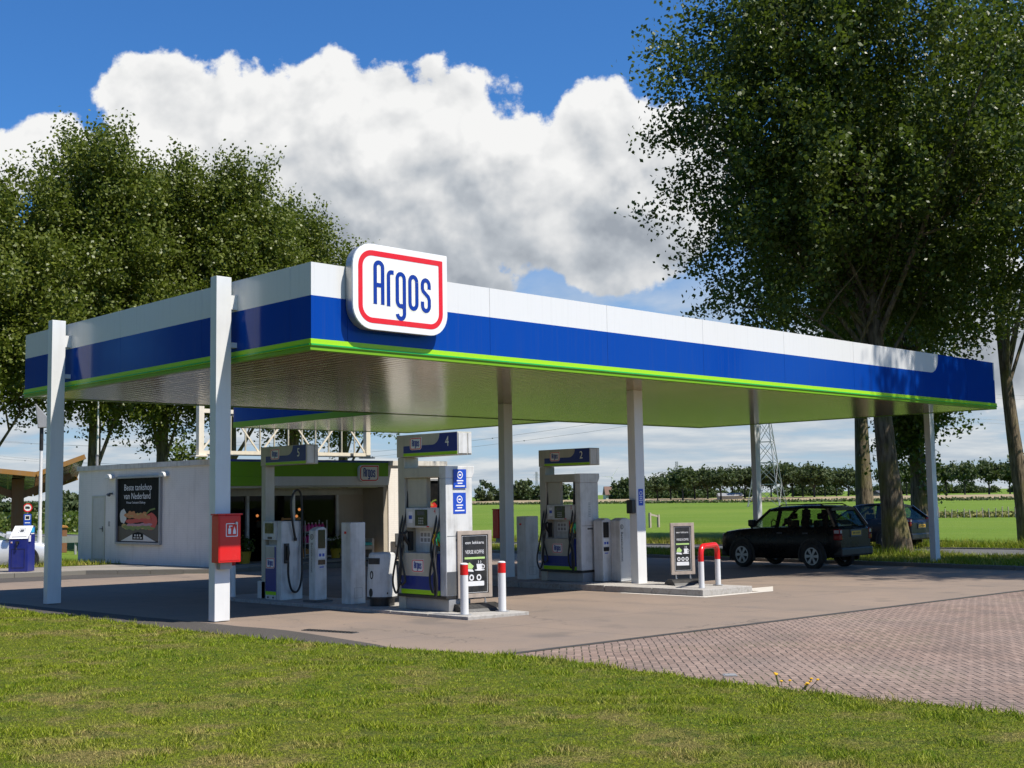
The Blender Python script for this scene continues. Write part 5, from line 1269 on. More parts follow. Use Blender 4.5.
t = thing('charging_canopy', 'timber charging canopy with folded solar roof and yellow edges', 'canopy', (8.88, 32.0, T(9, 32)))
vx = Vector((.93, -.37, 0)); vy = Vector((.37, .93, 0))
mb = MB(); mb.box(-.22, .22, -.24, .24, 0, 3.1, Fr((0, 0, 0), vx, vy)); mb.build('column', M['wood_brown'], t, bevel=.01)
mb = MB()
for s in (-1, 1): mb.bar(vx * s * .05 + Vector((0, 0, 2.45)), vx * s * 1.9 + Vector((0, 0, 3.22)), .3, .26)
mb.build('arm', M['wood_brown'], t)
roofp = [(-3.2, 3.22), (.6, 2.80), (2.3, 3.46)]
for k, ((u0, z0), (u1, z1)) in enumerate(zip(roofp[:-1], roofp[1:])):
    f = Fr((vx * u0) + Vector((0, 0, z0 + .25)), vx * (u1 - u0) + Vector((0, 0, z1 - z0)), (vy + Vector((0, 0, -.13)))); L = math.hypot(u1 - u0, z1 - z0)
    mb = MB(); mb.box(.0, L, -1.6, 3.6, -.03, .03, f); rp = mb.build('roof_wing', M['screen'], t)
    mb = MB()
    for i in range(1, 4): mb.box(L*i/4 - .015, L*i/4 + .015, -1.6, 3.6, -.05, -.031, f)
    for v in (-.6, .4, 1.4): mb.box(0, L, v - .02, v + .02, -.06, -.051, f)
    mb.build('panel_grid', M['grey'], rp)
    mb = MB(); mb.box(-.0, L, -1.70, -1.602, -.12, .06, f); mb.build('edge_beam', M['roof_amber'], rp); mb = MB(); mb.box(0, L, 3.602, 3.70, -.12, .06, f); mb.build('edge_beam', M['roof_amber'], rp)
t = thing('traffic_sign', 'round red ringed prohibition sign over a small blue sign on a post', 'traffic sign', (12.8, 40.5, T(12.8, 40.5)))
f = Fr((0, 0, 0), (.93, -.37, 0), (0, 0, 1))
mb = MB(); mb.tube([(0, 0, 0), (0, 0, 2.25)], .03, 8); mb.build('post', M['steel'], t)
mb = MB(); mb.m = 0; mb.plate(arc(0, 2.1, .20, .20, 0, 345, 23), .035, .05, f); mb.m = 1; mb.ring(arc(0, 2.1, .20, .20, 0, 345, 23), arc(0, 2.1, .15, .15, 0, 345, 23), .05, .054, f); mb.m = 2
mb.plate([(-.10, 2.05), (.09, 2.05), (.09, 2.13), (.03, 2.16), (-.10, 2.16)], .05, .054, f); mb.build('round_plate', [M['chalk_white'], M['sign_red'], M['black']], t)
mb = MB(); mb.m = 0; mb.plate(rrect(-.16, 1.30, .16, 1.82, .03, 3), .035, .05, f); mb.m = 1; mb.box(-.11, .11, 1.55, 1.76, .05, .054, f); mb.box(-.11, .11, 1.4, 1.44, .05, .054, f); mb.m = 2; mb.box(-.08, .08, 1.59, 1.72, .054, .056, f); mb.build('blue_plate', [M['stickblue'], M['chalk_white'], M['black']], t)
t = thing('street_lamp', 'slim white lamp post with a wedge shaped head left of the shop', 'street lamp', (6.05, 23.3, T(6.05, 23.3) + .12))
mb = MB(); mb.tube([(0, 0, 0), (0, 0, 1.1)], .075, 12); mb.tube([(0, 0, 1.1), (0, 0, 4.2)], .055, 12, r1=.045); mb.build('pole', M['white'], t, smooth=True)
mb = MB(); mb.tube([(0, 0, 3.6), (0, 0, 4.35)], .06, 10); mb.build('collar', M['black'], t, smooth=True)
f = Fr((0, 0, 4.3), (.93, -.37, 0), (0, 0, 1)); mb = MB(); mb.plate([(-.11, 0), (.20, .02), (.26, .22), (-.20, .78), (-.17, .5)], -.16, .16, f); mb.build('lamp_head', M['grey'], t, bevel=.02)
t = thing('flag_pole', 'tall thin white flag pole behind the shop', 'flag pole', (15.6, 39.5, T(15.6, 39.5)))
mb = MB(); mb.tube([(0, 0, 0), (0, 0, 10.5)], .06, 10, r1=.035); mb.build('pole', M['white'], t, smooth=True); mb = MB(); mb.lathe([(.01, 10.5), (.06, 10.55), (.01, 10.62)], n=10); mb.build('knob', M['steel'], t)
t = thing('utility_cabinet', 'rusty brown utility cabinet standing in the grass left of the shop', 'cabinet', (14.4, 41.0, T(14.4, 41)), R(-20))
mb = MB(); mb.box(-.42, .42, -.3, .3, 0, 1.15); mb.build('body', M['wood_brown'], t, bevel=.02); mb = MB(); mb.plate([(-.48, 1.152), (.48, 1.152), (.40, 1.24), (0, 1.30), (-.40, 1.24)], -.36, .36, Fr((0, 0, 0), (1, 0, 0), (0, 0, 1))); mb.build('lid', M['orange_wood'], t, bevel=.01)
t = thing('guard_rail', 'grey steel guard rail along the road left of the shop', 'guard rail', (0, 0, 0))
ga, gb = Vector((-2, 44.5, -.12)), Vector((24, 34.2, -.25)); n = 14
for i in range(n): p = ga.lerp(gb, i / (n - 1)); mb = MB(); mb.box(p.x - .05, p.x + .05, p.y - .03, p.y + .03, p.z - .1, p.z + .72); mb.build('post', M['grey'], t)
mb = MB(); mb.bar(ga + Vector((0, -.07, .62)), gb + Vector((0, -.07, .62)), .05, .28); mb.build('rail', M['steel'], t)

# ------------------------------------------------------------------ cars
def car(name, label, x, y, z, rz, paint_, k):
    """length runs along local +x (front); k holds the body table"""
    t = thing(name, label, 'car', (x, y, z), rz)
    st = k['body']; hw = k['hw']
    mb = MB(); rings = []
    for (X, zl, zm, zt, w) in st:
        w *= hw
        rings.append([(X, -w*.90, zl), (X, -w*.985, zl + .12), (X, -w, zm), (X, -w*.975, zt - .10), (X, -w*.93, zt - .02), (X, -w*.80, zt), (X, w*.80, zt), (X, w*.93, zt - .02), (X, w*.975, zt - .10), (X, w, zm), (X, w*.985, zl + .12), (X, w*.90, zl)])
    n = 12; P = [q for g in rings for q in g]; fs = []
    for i in range(len(rings) - 1):
        for j in range(n): fs.append((i*n + j, (i+1)*n + j, (i+1)*n + (j+1) % n, i*n + (j+1) % n))
    fs += [tuple(range(n)), tuple((len(rings)-1)*n + j for j in range(n - 1, -1, -1))]
    mb.add(P, fs); body = mb.build('body', paint_, t, smooth=True)
    # cabin
    (xa, za), (xb, zb), (xc, zc), (xd, zd) = k['cabin']; wb, wt = hw * .93, hw * k.get('tumble', .76)
    def side(s, X, Z): 
        f = (Z - za) / (zb - za); return Vector((X, s * (wb + (wt - wb) * min(max(f, 0), 1)), Z))
    mb = MB()
    roof = [(xb + .10, zb - .05), (xb - .2, zb + .005), ((xb + xc) / 2, zb + .035), (xc + .2, zc + .01), (xc - .06, zc - .04)]
    rg = [[(X, -wt, Z - .03), (X, -wt*.86, Z + .02), (X, 0, Z + .035), (X, wt*.86, Z + .02), (X, wt, Z - .03), (X, wt*.9, Z - .06), (X, -wt*.9, Z - .06)] for X, Z in roof]
    P = [q for g in rg for q in g]; fs = []
    for i in range(len(rg) - 1):
        for j in range(7): fs.append((i*7 + j, i*7 + (j+1) % 7, (i+1)*7 + (j+1) % 7, (i+1)*7 + j))
    fs += [tuple(range(6, -1, -1)), tuple((len(rg)-1)*7 + j for j in range(7))]
    mb.add(P, fs); mb.build('roof', paint_, body, smooth=True)
    zb2, zc2 = zb - .05, zc - .05
    pill = k['pillars']
    for s in (-1, 1):
        mb = MB(); mb.bar(side(s, xa, za), side(s, xb, zb2), .06, .07); mb.build('pillar', paint_, body); mb = MB(); mb.bar(side(s, xd, zd), side(s, xc, zc2), .10, .10); mb.build('pillar', paint_, body)
        for (xp0, xp1, wd) in pill:
            a, b = side(s, xp0, za - .02), side(s, xp1, zb2); q = Vector((wd / 2, 0, 0)); o_ = Vector((0, s * -.05, 0))
            P = [a - q, a + q, b + q, b - q]; mb = MB(); mb.add([*P, *[v + o_ for v in P]], [(0, 1, 2, 3), (7, 6, 5, 4), (0, 4, 5, 1), (1, 5, 6, 2), (2, 6, 7, 3), (3, 7, 4, 0)]); mb.build('pillar', paint_, body)
    xsn = [xa - .06] + [p[0] for p in pill] + [xd + .05]; xsn2 = [xb - .06] + [p[1] for p in pill] + [xc + .05]
    for s in (-1, 1):
        for i in range(len(xsn) - 1):
            P = [side(s, xsn[i], za), side(s, xsn[i+1], za), side(s, xsn2[i+1], zb2), side(s, xsn2[i], zb2)]; o_ = Vector((0, -s * .012, 0))
            mb = MB(); mb.add([v + o_ for v in P] + [v + o_ * 1.8 for v in P], [(0, 1, 2, 3), (7, 6, 5, 4), (0, 4, 5, 1), (1, 5, 6, 2), (2, 6, 7, 3), (3, 7, 4, 0)]); mb.build('side_window', M['carglass'], t)
    for nm, (X0, Z0, X1, Z1_) in (('windscreen', (xa, za, xb, zb2)), ('rear_window', (xd, zd, xc, zc2))):
        P = [side(-1, X0, Z0), side(1, X0, Z0), side(1, X1, Z1_), side(-1, X1, Z1_)]; P = [Vector((v.x, v.y * .96, v.z)) for v in P]; o_ = Vector((.01, 0, 0))
        mb = MB(); mb.add(P + [v + o_ for v in P], [(0, 1, 2, 3), (7, 6, 5, 4), (0, 4, 5, 1), (1, 5, 6, 2), (2, 6, 7, 3), (3, 7, 4, 0)]); mb.build(nm, M['carglass'], t)
    # wheels
    rw = k['rw']
    for X in k['axles']:
        for s in (-1, 1):
            c = Vector((X, s * (hw - .085), rw))
            mb = MB(); mb.lathe([(rw*.64, -.11), (rw*.92, -.11), (rw, -.07), (rw, .07), (rw*.92, .11), (rw*.66, .11), (rw*.66, -.10)], c, 28, 'y', False); wh = mb.build('wheel', M['rubber'], t, smooth=True)
            mb = MB(); f = Fr(c + Vector((0, s * .085, 0)), (s * -1, 0, 0), (0, 0, 1)); ri = rw * .66
            mb.ring(arc(0, 0, ri, ri, 0, 350, 35), arc(0, 0, ri*.88, ri*.88, 0, 350, 35), -.05, .03, f)
            ns = k['spokes']
            for i in range(ns):
                a = 2 * math.pi * i / ns; d_ = Vector((math.cos(a), math.sin(a))); p_ = Vector((-d_.y, d_.x))
                mb.plate([tuple(d_*ri*.12 + p_*ri*.10), tuple(d_*ri*.9 + p_*ri*.19), tuple(d_*ri*.9 - p_*ri*.19), tuple(d_*ri*.12 - p_*ri*.10)][::-1], -.01, .022, f)
            mb.plate(arc(0, 0, ri*.2, ri*.2, 0, 340, 17), -.01, .028, f); mb.build('rim', M['rim'], wh)
            mb = MB(); mb.plate(arc(0, 0, ri*.87, ri*.87, 0, 350, 35), -.04, -.03, f); mb.build('brake_disc', M['dgrey'], wh)
            mb = MB(); f = Fr(Vector((X, s * (hw + .004), rw)), (s * -1, 0, 0), (0, 0, 1)); ra = rw + .075
            up_ = arc(0, 0, ra, ra, -18, 198, 20); up2 = arc(0, 0, ra + .05, ra + .05, -18, 198, 20)
            for i in range(20): mb.plate([up_[i], up2[i], up2[i+1], up_[i+1]], -.05, .016, f)
            mb.build('wheel_arch', M['black'], body)
            mb = MB(); mb.plate(arc(0, 0, ra, ra, -22, 202, 24), -.03, -.002, f); mb.build('arch_liner', M['rubber'], body)
    xf, xr = st[0][0], st[-1][0]
    for s in (-1, 1):
        mb = MB(); mb.box(xf - .42, xf + .0, s*hw*.70 - .15, s*hw*.70 + .15, k['hl'] - .10, k['hl'] + .09); mb.build('headlight', M['clearlens'], t, bevel=.05)
        mb = MB(); z0_, z1_ = k['tl']; mb.m = 0; mb.box(xr - .02, xr + .20, s*hw*.88 - .07, s*hw*.88 + .09, z0_, (z0_ + z1_) / 2); mb.m = 1; mb.box(xr - .02, xr + .20, s*hw*.88 - .07, s*hw*.88 + .09, (z0_ + z1_) / 2 + .003, z1_); mb.build('tail_light', [M['taillight'], M['clearlens']], t, bevel=.03)
        mb = MB(); mb.tube([(xr + .05, s*hw*.75 - .1, .52), (xr - .012, s*hw*.75 - .1, .52)], .05, 10); mb.build('reflector', M['taillight'], t)
        mb = MB(); a = side(s, xa - .12, za + .07); mb.box(a.x - .10, a.x + .08, a.y + (.02 if s > 0 else -.24), a.y + (.24 if s > 0 else -.02), a.z - .03, a.z + .16); mb.build('mirror', paint_, t, bevel=.04)
        mb = MB()
        for dx in k['doors']: mb.box(dx - .012, dx + .16, s*hw + (-.01 if s > 0 else -.02), s*hw + (.02 if s > 0 else .01), za - .16, za - .12)
        mb.build('door_handle', M['dgrey'], t)
    fr = Fr((xr - .012, 0, 0), (0, -1, 0), (0, 0, 1)); mb = MB(); zp = k['plate']; mb.box(-.30, .30, zp - .10, zp + .10, -.06, .01, fr); mb.build('plate_recess', M['dgrey'], body, bevel=.01); mb = MB(); mb.box(-.255, .255, zp - .055, zp + .055, .011, .018, fr); pl = mb.build('number_plate', M['plate'], t)
    mb = MB()
    for i in range(6): mb.box(-.2 + i*.07 + (i > 1)*.01, -.155 + i*.07 + (i > 1)*.01, zp - .03, zp + .03, .018, .0195, fr)
    mb.build('plate_marks', M['black'], pl)
    mb = MB(); mb.box(xr - .06, xr + .25, -hw*.93, hw*.93, .36, .60); mb.build('bumper', M['black'], body, bevel=.05); mb = MB(); mb.box(xf - .25, xf + .03, -hw*.88, hw*.88, .30, .52); mb.build('bumper', M['black'], body, bevel=.05)
    # seats and steering wheel seen through the glass
    for X in k['seats']:
        for s in (-1, 1):
            mb = MB(); mb.box(X - .10, X + .04, s*.36 - .24, s*.36 + .24, za - .25, zb - .35); mb.box(X - .12, X - .02, s*.36 - .13, s*.36 + .13, zb - .33, zb - .16); mb.build('seat', M['seat'], t, bevel=.04)
    mb = MB(); c = Vector((xa - .55, .36, za + .04)); mb.tube([c + Vector((.06 * math.cos(a), .17 * math.sin(a), .17 * math.cos(a))) for a in [2*math.pi*i/18 for i in range(18)]], .016, 6, closed=True); mb.bar(c, c + Vector((.4, 0, -.12)), .05, .05); mb.build('steering_wheel', M['seat'], t)
    if k.get('rails'):
        for s in (-1, 1): mb = MB(); mb.tube([(xb - .25, s*wt*.88, zb + .03), (xb - .35, s*wt*.88, zb + .075), (xc + .35, s*wt*.88, zc + .08), (xc + .22, s*wt*.88, zc + .03)], .018, 6); mb.build('roof_rail', M['black'], body)
    return t
suv = dict(hw=.93, body=[(2.16, .42, .62, .80, .80), (2.13, .34, .66, .93, .90), (1.95, .30, .70, 1.02, .96), (1.45, .28, .72, 1.085, 1.0), (.95, .27, .72, 1.12, 1.0), (0, .27, .72, 1.15, 1.0), (-1.0, .28, .73, 1.17, 1.0), (-1.75, .32, .74, 1.18, .99), (-2.08, .38, .76, 1.16, .95), (-2.18, .44, .78, 1.08, .89)],
           cabin=[(.98, 1.12), (.32, 1.68), (-1.74, 1.69), (-2.05, 1.17)], pillars=[(.05, -.03, .12), (-.98, -.95, .26), (-1.72, -1.58, .20)], rw=.36, axles=(1.30, -1.24), spokes=6, hl=.86, tl=(.80, 1.10), plate=.98, seats=(-.22, -1.15), doors=(-.18, -1.1), rails=True)
c1 = car('parked_car', 'black boxy off-road car parked at the kerb under the canopy edge', 19.72, 4.82, T(19.7, 5), R(90), M['carblack'], suv); c1.scale = (.89, .93, .99)
suv2 = dict(hw=.91, body=[(2.22, .40, .60, .76, .82), (2.15, .33, .64, .92, .93), (1.9, .28, .68, 1.0, .97), (1.3, .26, .70, 1.07, 1.0), (.9, .26, .70, 1.10, 1.0), (0, .26, .70, 1.13, 1.0), (-1.1, .27, .72, 1.16, 1.0), (-1.8, .32, .74, 1.16, .98), (-2.12, .38, .76, 1.08, .92), (-2.22, .44, .78, .98, .85)],
            cabin=[(.95, 1.10), (.12, 1.66), (-1.5, 1.64), (-2.08, 1.12)], pillars=[(.05, -.12, .12), (-.95, -.92, .14), (-1.7, -1.42, .16)], rw=.35, axles=(1.35, -1.30), spokes=7, hl=.86, tl=(.86, 1.14), plate=.86, seats=(-.3, -1.15), doors=(-.18, -1.1))
car('parked_car', 'dark blue rounded off-road car on the road behind the mossy trunk', 33.0, 10.0, T(32.5, 9.9) + .04, R(90), M['carblue'], suv2)
hatch = dict(hw=.88, body=[(2.0, .28, .45, .58, .78), (1.95, .20, .48, .70, .92), (1.7, .18, .52, .80, .98), (1.2, .17, .56, .88, 1.0), (.85, .17, .58, .93, 1.0), (0, .17, .58, .96, 1.0), (-1.0, .18, .6, .99, 1.0), (-1.7, .22, .62, .98, .97), (-1.95, .30, .62, .90, .90)],
             cabin=[(.90, .92), (.0, 1.42), (-1.3, 1.42), (-1.88, .96)], pillars=[(-.1, -.2, .10), (-1.1, -1.0, .14)], rw=.31, axles=(1.22, -1.25), spokes=5, hl=.66, tl=(.72, .94), plate=.72, seats=(-.3, -1.05), doors=(-.2, -1.0))
car('parked_car', 'silver hatchback behind the blue kiosk, only its front wheel and wing showing', 4.75, 24.5, T(5, 24) + .02, R(-22), M['carsilver'], hatch)

# ------------------------------------------------------------------ far things
def lattice_pylon(name, label, x, y, h, base, topw, arms, mat, group=None):
    t = thing(name, label, 'pylon', (x, y, -.3), R(20), group)
    mb = MB(); n = 9; lv = [h * (1 - (1 - i / n) ** 1.25) for i in range(n + 1)]
    def hw_(z): return base / 2 + (topw / 2 - base / 2) * min(z / (h * .62), 1) ** .8
    q = max(.065, h * .0028)
    cs = ((-1, -1), (1, -1), (1, 1), (-1, 1))
    for a, b in zip(lv[:-1], lv[1:]):
        for i in range(4):
            c0, c1 = cs[i], cs[(i + 1) % 4]; wa, wb = hw_(a), hw_(b)
            p = [Vector((c0[0]*wa, c0[1]*wa, a)), Vector((c1[0]*wa, c1[1]*wa, a)), Vector((c0[0]*wb, c0[1]*wb, b)), Vector((c1[0]*wb, c1[1]*wb, b))]
            mb.bar(p[0], p[2], q * 1.5, q * 1.5); mb.bar(p[0], p[3], q, q); mb.bar(p[1], p[2], q, q); mb.bar(p[2], p[3], q, q)
    mb.build('lattice_mast', mat, t)
    for zz, L in arms:
        mb = MB()
        for s in (-1, 1):
            tip = Vector((s * L, 0, zz))
            for c in (-1, 1): mb.bar(Vector((s * hw_(zz), c * hw_(zz), zz)), tip, q, q); mb.bar(Vector((s * hw_(zz + 1.6), c * hw_(zz + 1.6), zz + 1.6)), tip, q, q)
        mb.build('cross_arm', mat, t)
    return t
px, py = at(764, 190)
lattice_pylon('power_pylon', 'steel lattice power pylon standing in the field behind the right rear column', px, py, 25.5, 5.0, 1.2, ((17.5, 6.5), (21.5, 4.8)), M['lattice'])
def wire(label, pts, sag, r=.022):
    a, b = Vector(pts[0]), Vector(pts[1]); mb = MB()
    mb.tube([a.lerp(b, i / 20) - Vector((0, 0, sag * 4 * (i/20) * (1 - i/20))) for i in range(21)], r, 5)
    for i in (4, 7, 11, 15): 
        p = a.lerp(b, i / 20) - Vector((0, 0, sag * 4 * (i/20) * (1 - i/20))); mb.lathe([(.02, -.12), (.14, -.06), (.14, .06), (.02, .12)], p, 6)
    o = mb.build('power_line', M['wire']); tag(o, label, 'power line', 'power lines of the pylon')
ar = R(20); ax_, ay_ = math.cos(ar), math.sin(ar)
far_r = (250, -10); far_l = (100, 330)
for i, (s, L, zz, lab) in enumerate(((-1, 6.5, 17.2, 'lower left'), (1, 6.5, 17.2, 'lower right'), (-1, 4.8, 21.2, 'upper left'), (1, 4.8, 21.2, 'upper right'))):
    a = (px + s*L*ax_, py + s*L*ay_, zz - .6)
    wire(f'thin power line from the {lab} arm of the pylon sagging to the right', (a, (far_r[0] + s*L*ax_, far_r[1] + s*L*ay_, zz + 1)), 6.2)
    wire(f'thin power line from the {lab} arm of the pylon sagging to the left', (a, (far_l[0] + s*L*ax_, far_l[1] + s*L*ay_, zz + 1)), 7.5)
x, y = at(675, 640); lattice_pylon('power_pylon', 'tiny distant power pylon above the dark avenue of trees', x, y, 19, 4, 1, ((13.5, 5), (16, 4)), M['lattice'])
x, y = at(535, 800); lattice_pylon('power_pylon', 'tiny distant power pylon left of pump 2', x, y, 18, 4, 1, ((13, 6), (15.5, 5)), M['lattice'])
def turbine(label, x, y, hub, blade, ph):
    t = thing('wind_turbine', label, 'wind turbine', (x, y, -.3), R(-40), 'white wind turbines on the horizon')
    mb = MB(); mb.tube([(0, 0, 0), (0, 0, hub)], blade * .055, 10, r1=blade * .03); mb.build('tower', M['shopwhite'], t, smooth=True)
    mb = MB(); mb.box(-blade*.06, blade*.06, -blade*.12, blade*.10, hub - blade*.04, hub + blade*.06); mb.build('nacelle', M['shopwhite'], t, bevel=blade*.02)
    for i in range(3):
        a = R(ph + 120 * i); d_ = Vector((math.cos(a), 0, math.sin(a))); c = Vector((0, -blade*.14, hub)); p_ = Vector((-d_.z, 0, d_.x))
        P = [c + p_*blade*.02, c + d_*blade*.25 + p_*blade*.06, c + d_*blade, c + d_*blade*.25 - p_*blade*.03, c - p_*blade*.02]; o_ = Vector((0, blade*.02, 0))
        mb = MB(); n = 5; mb.add(P + [v + o_ for v in P], [tuple(range(n)), tuple(range(2*n-1, n-1, -1))] + [(i_, n + i_, n + (i_+1) % n, (i_+1) % n) for i_ in range(n)]); mb.build('blade', M['shopwhite'], t)
    mb = MB(); mb.lathe([(.001, -blade*.2), (blade*.04, -blade*.14), (blade*.05, -blade*.1)], (0, 0, hub), 10, 'y'); mb.build('hub', M['shopwhite'], t)
for lab, pxx, d_, hub, bl, ph in (('largest distant wind turbine between pump 2 and the front middle column', 610, 900, 15.2, 9.5, 55), ('smaller distant wind turbine right of the largest one', 621.5, 1300, 18, 8, 95), ('distant wind turbine seen through the frame of pump 2', 571.5, 900, 15, 8, 70)):
    x, y = at(pxx, d_); turbine(lab, x, y, hub, bl, ph)
def mast(label, pxx, d_, h, r_, col):
    x, y = at(pxx, d_); t = thing('chimney', label, 'chimney', (x, y, -.3)); mb = MB(); mb.tube([(0, 0, 0), (0, 0, h)], r_, 12, r1=r_*.8); mb.build('shaft', M['shopwhite'], t, smooth=True)
    mb = MB(); mb.tube([(0, 0, h + .01), (0, 0, h * 1.18)], r_*1.15, 12); mb.build('head', col, t, smooth=True)
mast('distant tall chimney with a dark top right of pump 4', 479.5, 900, 12.6, 1.1, M['dgrey']); mast('distant thin pale chimney right of the dark topped one', 489, 900, 11.0, .5, M['pump_beige'])
x, y = at(613, 404); t = thing('farmhouse', 'distant barn with a long red tiled roof among the trees', 'farm building', (x, y, -.3), R(-40))
mb = MB(); mb.box(-3.6, 3.6, -3, 3, 0, 2.2); mb.build('wall', M['wall'], t); mb = MB(); mb.plate([(-3.4, 2.21), (3.4, 2.21), (.3, 5.0), (-.3, 5.0)], -3.8, 3.8, Fr((0, 0, 0), (0, 1, 0), (0, 0, 1))); mb.build('roof', M['roof_tile'], t)
for u in (-2.2, 0, 2.2): mb = MB(); mb.box(u - .5, u + .5, .7, 1.7, .0, .05, FY((0, -3, 0))); mb.build('window', M['screen'], t)
for lab, pxx, d_, rz, w_ in (('low pale barn half hidden under the dark avenue', 727, 312, R(-45), 6), ('small white shed at the end of the dark avenue', 878, 300, R(-30), 3)):
    x, y = at(pxx, d_); t = thing('farm_shed', lab, 'farm building', (x, y, -.3), rz); mb = MB(); mb.box(-w_/2, w_/2, -2, 2, 0, 1.4); mb.build('wall', M['beige_wall'], t); mb = MB(); mb.plate([(-2.3, 1.41), (2.3, 1.41), (0, 2.2)], -w_/2 - .2, w_/2 + .2, Fr((0, 0, 0), (0, 1, 0), (0, 0, 1))); mb.build('roof', M['grey'] if w_ > 5 else M['dgrey'], t)
t = thing('field_fence', 'row of thin wooden fence posts crossing the green field on the right', 'fence', (0, 0, -.25))
a = Vector((*at(922, 96), 0)); b = Vector((*at(1036, 92), 0)); n = 19; rr = random.Random(8)
for i in range(n): p = a.lerp(b, i / (n-1)); mb = MB(); h = rr.uniform(.6, .85); mb.tube([p, p + Vector((rr.uniform(-.06, .06), rr.uniform(-.06, .06), h))], .045, 6); mb.build('post', M['wood_grey'], t)
for zz in (.35, .6): mb = MB(); mb.tube([a + Vector((0, 0, zz)), b + Vector((0, 0, zz))], .006, 4); mb.build('wire', M['wire'], t)
t = thing('field_gate', 'small weathered wooden gate posts in the field right of the front middle column', 'gate', (*at(651, 82), -.25))
for k, s in enumerate((-.45, .45)): mb = MB(); mb.box(s - .07, s + .07, -.07, .07, 0, 1.0 - .15*k); mb.build('post', M['wood_grey'], t)
mb = MB(); mb.bar((-.45, 0, .9), (.5, 0, .72), .05, .12); mb.build('rail', M['wood_grey'], t)
reeds('dry_field_growth', at(920, 98), at(1040, 94), .15, .9, 1300, 86, .35, 'straw')

# ------------------------------------------------------------------ sky, sun, camera
SUN = Vector((.20, -.62, 1.0)).normalized()
elev = math.asin(SUN.z); azim = math.atan2(SUN.x, SUN.y)      # clockwise from +Y
wd = bpy.data.worlds.new('World'); sc.world = wd; wd.use_nodes = True
t = NT(wd.node_tree)
sky = t.n('ShaderNodeTexSky', sky_type='NISHITA'); sky.sun_disc = False; sky.sun_elevation = elev; sky.sun_rotation = azim; sky.air_density = 1.0; sky.dust_density = .6; sky.ozone_density = 2.2; sky.altitude = 0
dirv = t.vm('NORMALIZE', t.n('ShaderNodeTexCoord').outputs['Generated'])
h0 = R(44.4)
xr = t.vm('DOT_PRODUCT', dirv, (math.cos(h0), -math.sin(h0), 0)); yf = t.vm('DOT_PRODUCT', dirv, (math.sin(h0), math.cos(h0), 0)); zz = t.sep(dirv)[2]
ay = t.m('MAXIMUM', t.m('ABSOLUTE', yf), .12)
ca = t.m('DIVIDE', xr, ay); cb = t.m('DIVIDE', zz, ay)
pv = t.comb(ca, cb, t.m('MULTIPLY', t.m('LESS_THAN', yf, 0), 3.7))
CLOUDS = [(-.147, .338, .050, .048), (-.06, .33, .05, .05), (-.298, .336, .058, .050), (-.225, .312, .090, .072), (-.150, .300, .072, .070), (-.098, .335, .045, .045), (-.052, .275, .10, .088), (.010, .262, .075, .075), (.078, .300, .045, .060), (.110, .255, .075, .085), (.075, .205, .055, .035), (-.098, .225, .16, .062), (.09, .215, .05, .03), (-.030, .178, .040, .020), (-.395, .292, .052, .036), (-.47, .275, .075, .055), (.16, .28, .06, .06), (-.22, .215, .12, .05), (.36, .17, .08, .05), (.44, .12, .10, .05)]
def field_(p):
    wrp = t.n('ShaderNodeTexNoise'); t.l(p, wrp.inputs['Vector']); wrp.inputs['Scale'].default_value = 9; wrp.inputs['Detail'].default_value = 3
    q = t.vm('ADD', p, t.vm('MULTIPLY', t.vm('SUBTRACT', wrp.outputs['Color'], (.5, .5, .5)), (.05, .05, 0)))
    s_ = t.sep(q); D = None
    for (a0, b0, ra, rb) in CLOUDS:
        u = t.m('MULTIPLY', t.m('SUBTRACT', s_[0], a0), 1 / ra); v = t.m('MULTIPLY', t.m('SUBTRACT', s_[1], b0), 1 / rb)
        k = t.m('SUBTRACT', 1, t.m('ADD', t.m('MULTIPLY', u, u), t.m('MULTIPLY', v, v)))
        D = k if D is None else t.m('SMOOTH_MAX', D, k, .35)
    return D
billow = t.noise(pv, 13, 8, .56, .1)
fine = t.noise(pv, 45, 6, .6)
D = t.m('ADD', field_(pv), t.m('MULTIPLY', t.m('SUBTRACT', billow, .5), 2.2))
D = t.m('ADD', D, t.m('MULTIPLY', t.m('SUBTRACT', fine, .5), .9))
mask = t.m('MULTIPLY', t.rng(D, .0, .26, 0, 1, True), t.m('MULTIPLY', t.m('GREATER_THAN', zz, .02), t.m('GREATER_THAN', yf, .02)))
pv2 = t.vm('ADD', pv, (.010, .018, 0))
b1 = t.noise(pv, 13, 4, .5, .1); b2 = t.noise(pv2, 13, 4, .5, .1); f2_ = t.noise(t.vm('ADD', pv, (.003, .006, 0)), 45, 6, .6)
relief = t.m('ADD', t.m('MULTIPLY', t.m('SUBTRACT', b1, b2), 2.6), t.m('MULTIPLY', t.m('SUBTRACT', fine, f2_), .42))
low_ = t.noise(pv, 5.5, 4, .5)
base_ = t.m('ADD', t.rng(cb, .185, .33, .16, .84, True), t.m('MULTIPLY', t.m('SUBTRACT', low_, .5), 1.0))
lit = t.m('ADD', base_, relief)
lit = t.m('ADD', lit, t.rng(D, 0, 1.0, .34, 0))
ccol = t.ramp(t.m('ADD', lit, 0, clamp=True), [(0, (.245, .27, .305)), (.30, (.355, .38, .41)), (.60, (.50, .51, .52)), (1, (.65, .65, .645))])
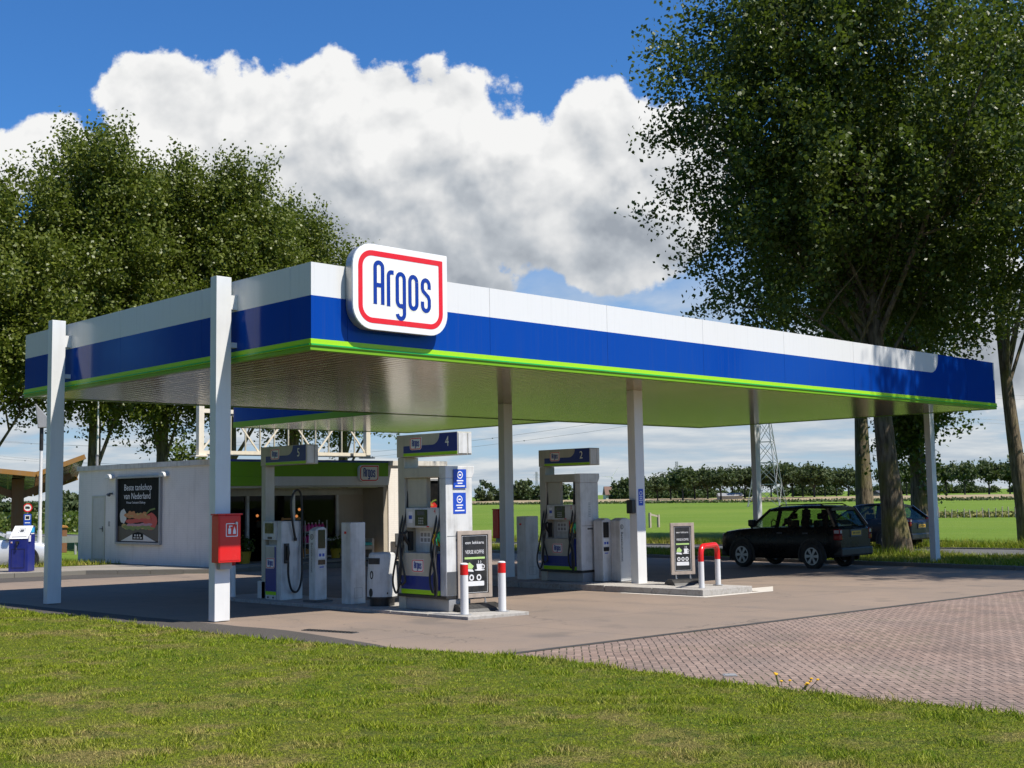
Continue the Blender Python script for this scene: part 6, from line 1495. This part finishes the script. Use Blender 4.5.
# low stratocumulus towards the horizon
pl_ = t.comb(ca, t.m('DIVIDE', cb, t.m('ADD', .25, t.m('MULTIPLY', cb, 2.2))), 4.2)
ln = t.noise(t.scl(pl_, 6.5, 22, 1), 1, 8, .58, .2); ln2 = t.noise(t.scl(t.vm('ADD', pl_, (.0, .012, 0)), 6.5, 22, 1), 1, 8, .58, .2)
lm_ = t.m('MULTIPLY', t.rng(ln, .33, .55, 0, 1, True), t.rng(cb, .25, .10, 0, 1, True))
lcol = t.ramp(t.m('ADD', t.m('ADD', .52, t.m('MULTIPLY', t.m('SUBTRACT', ln, ln2), 3.0)), t.m('MULTIPLY', t.m('SUBTRACT', ln, .5), .7), clamp=True), [(0, (.30, .35, .41)), (.5, (.40, .435, .47)), (1, (.54, .55, .55))])
SKY = .066
skyc = t.vm('MULTIPLY', sky.outputs[0], (SKY * .47, SKY * 1.0, SKY * 1.58))
hazec = t.mix(t.rng(cb, .0, .24, .75, 0, True), skyc, (.34, .415, .50))
c = t.mix(t.m('MULTIPLY', lm_, .85), hazec, lcol)
c = t.mix(mask, c, ccol)
c = t.mix(t.m('LESS_THAN', zz, -.002), c, (.10, .13, .05))
bg = t.n('ShaderNodeBackground'); t.l(c, bg.inputs[0]); bg.inputs[1].default_value = 1.0
ow = t.n('ShaderNodeOutputWorld'); t.l(bg.outputs[0], ow.inputs[0])
try: wd.cycles.sampling_method = 'MANUAL'; wd.cycles.sample_map_resolution = 512
except Exception: pass
sd = bpy.data.lights.new('sun', 'SUN'); sd.energy = 5.0; sd.angle = R(.5); sd.color = (1, .94, .85)
so = bpy.data.objects.new('sun', sd); COL.objects.link(so); so.location = (0, 0, 60)
so.rotation_euler = SUN.to_track_quat('Z', 'Y').to_euler()

cd = bpy.data.cameras.new('camera'); cam = bpy.data.objects.new('camera', cd); COL.objects.link(cam); sc.camera = cam
f_px = 1208.52; yaw, pit, rol = R(44.37426), R(5.2977), R(-.94857)
fw = Vector((math.sin(yaw)*math.cos(pit), math.cos(yaw)*math.cos(pit), math.sin(pit))); r0 = fw.cross(Vector((0, 0, 1))).normalized(); u0 = r0.cross(fw)
r2 = r0 * math.cos(rol) + u0 * math.sin(rol); u2 = -r0 * math.sin(rol) + u0 * math.cos(rol)
m4 = Matrix((r2, u2, -fw)).transposed().to_4x4(); m4.translation = (-9.9156, -14.2152, 2.016)
cam.matrix_world = m4
cd.sensor_width = 36; cd.lens = f_px / 1024 * 36; cd.clip_start = .1; cd.clip_end = 9000
sc.render.resolution_x, sc.render.resolution_y = 1024, 768
vs_ = sc.view_settings; vs_.view_transform = 'Standard'; vs_.look = 'None'; vs_.exposure = .5; vs_.gamma = 1; vs_.use_curve_mapping = False
sc.cycles.max_bounces = 8; sc.cycles.transparent_max_bounces = 12; sc.cycles.sample_clamp_indirect = 6; sc.cycles.caustics_reflective = False; sc.cycles.caustics_refractive = False
try: sc.cycles.use_denoising = True; sc.cycles.denoiser = 'OPENIMAGEDENOISE'
except Exception: pass
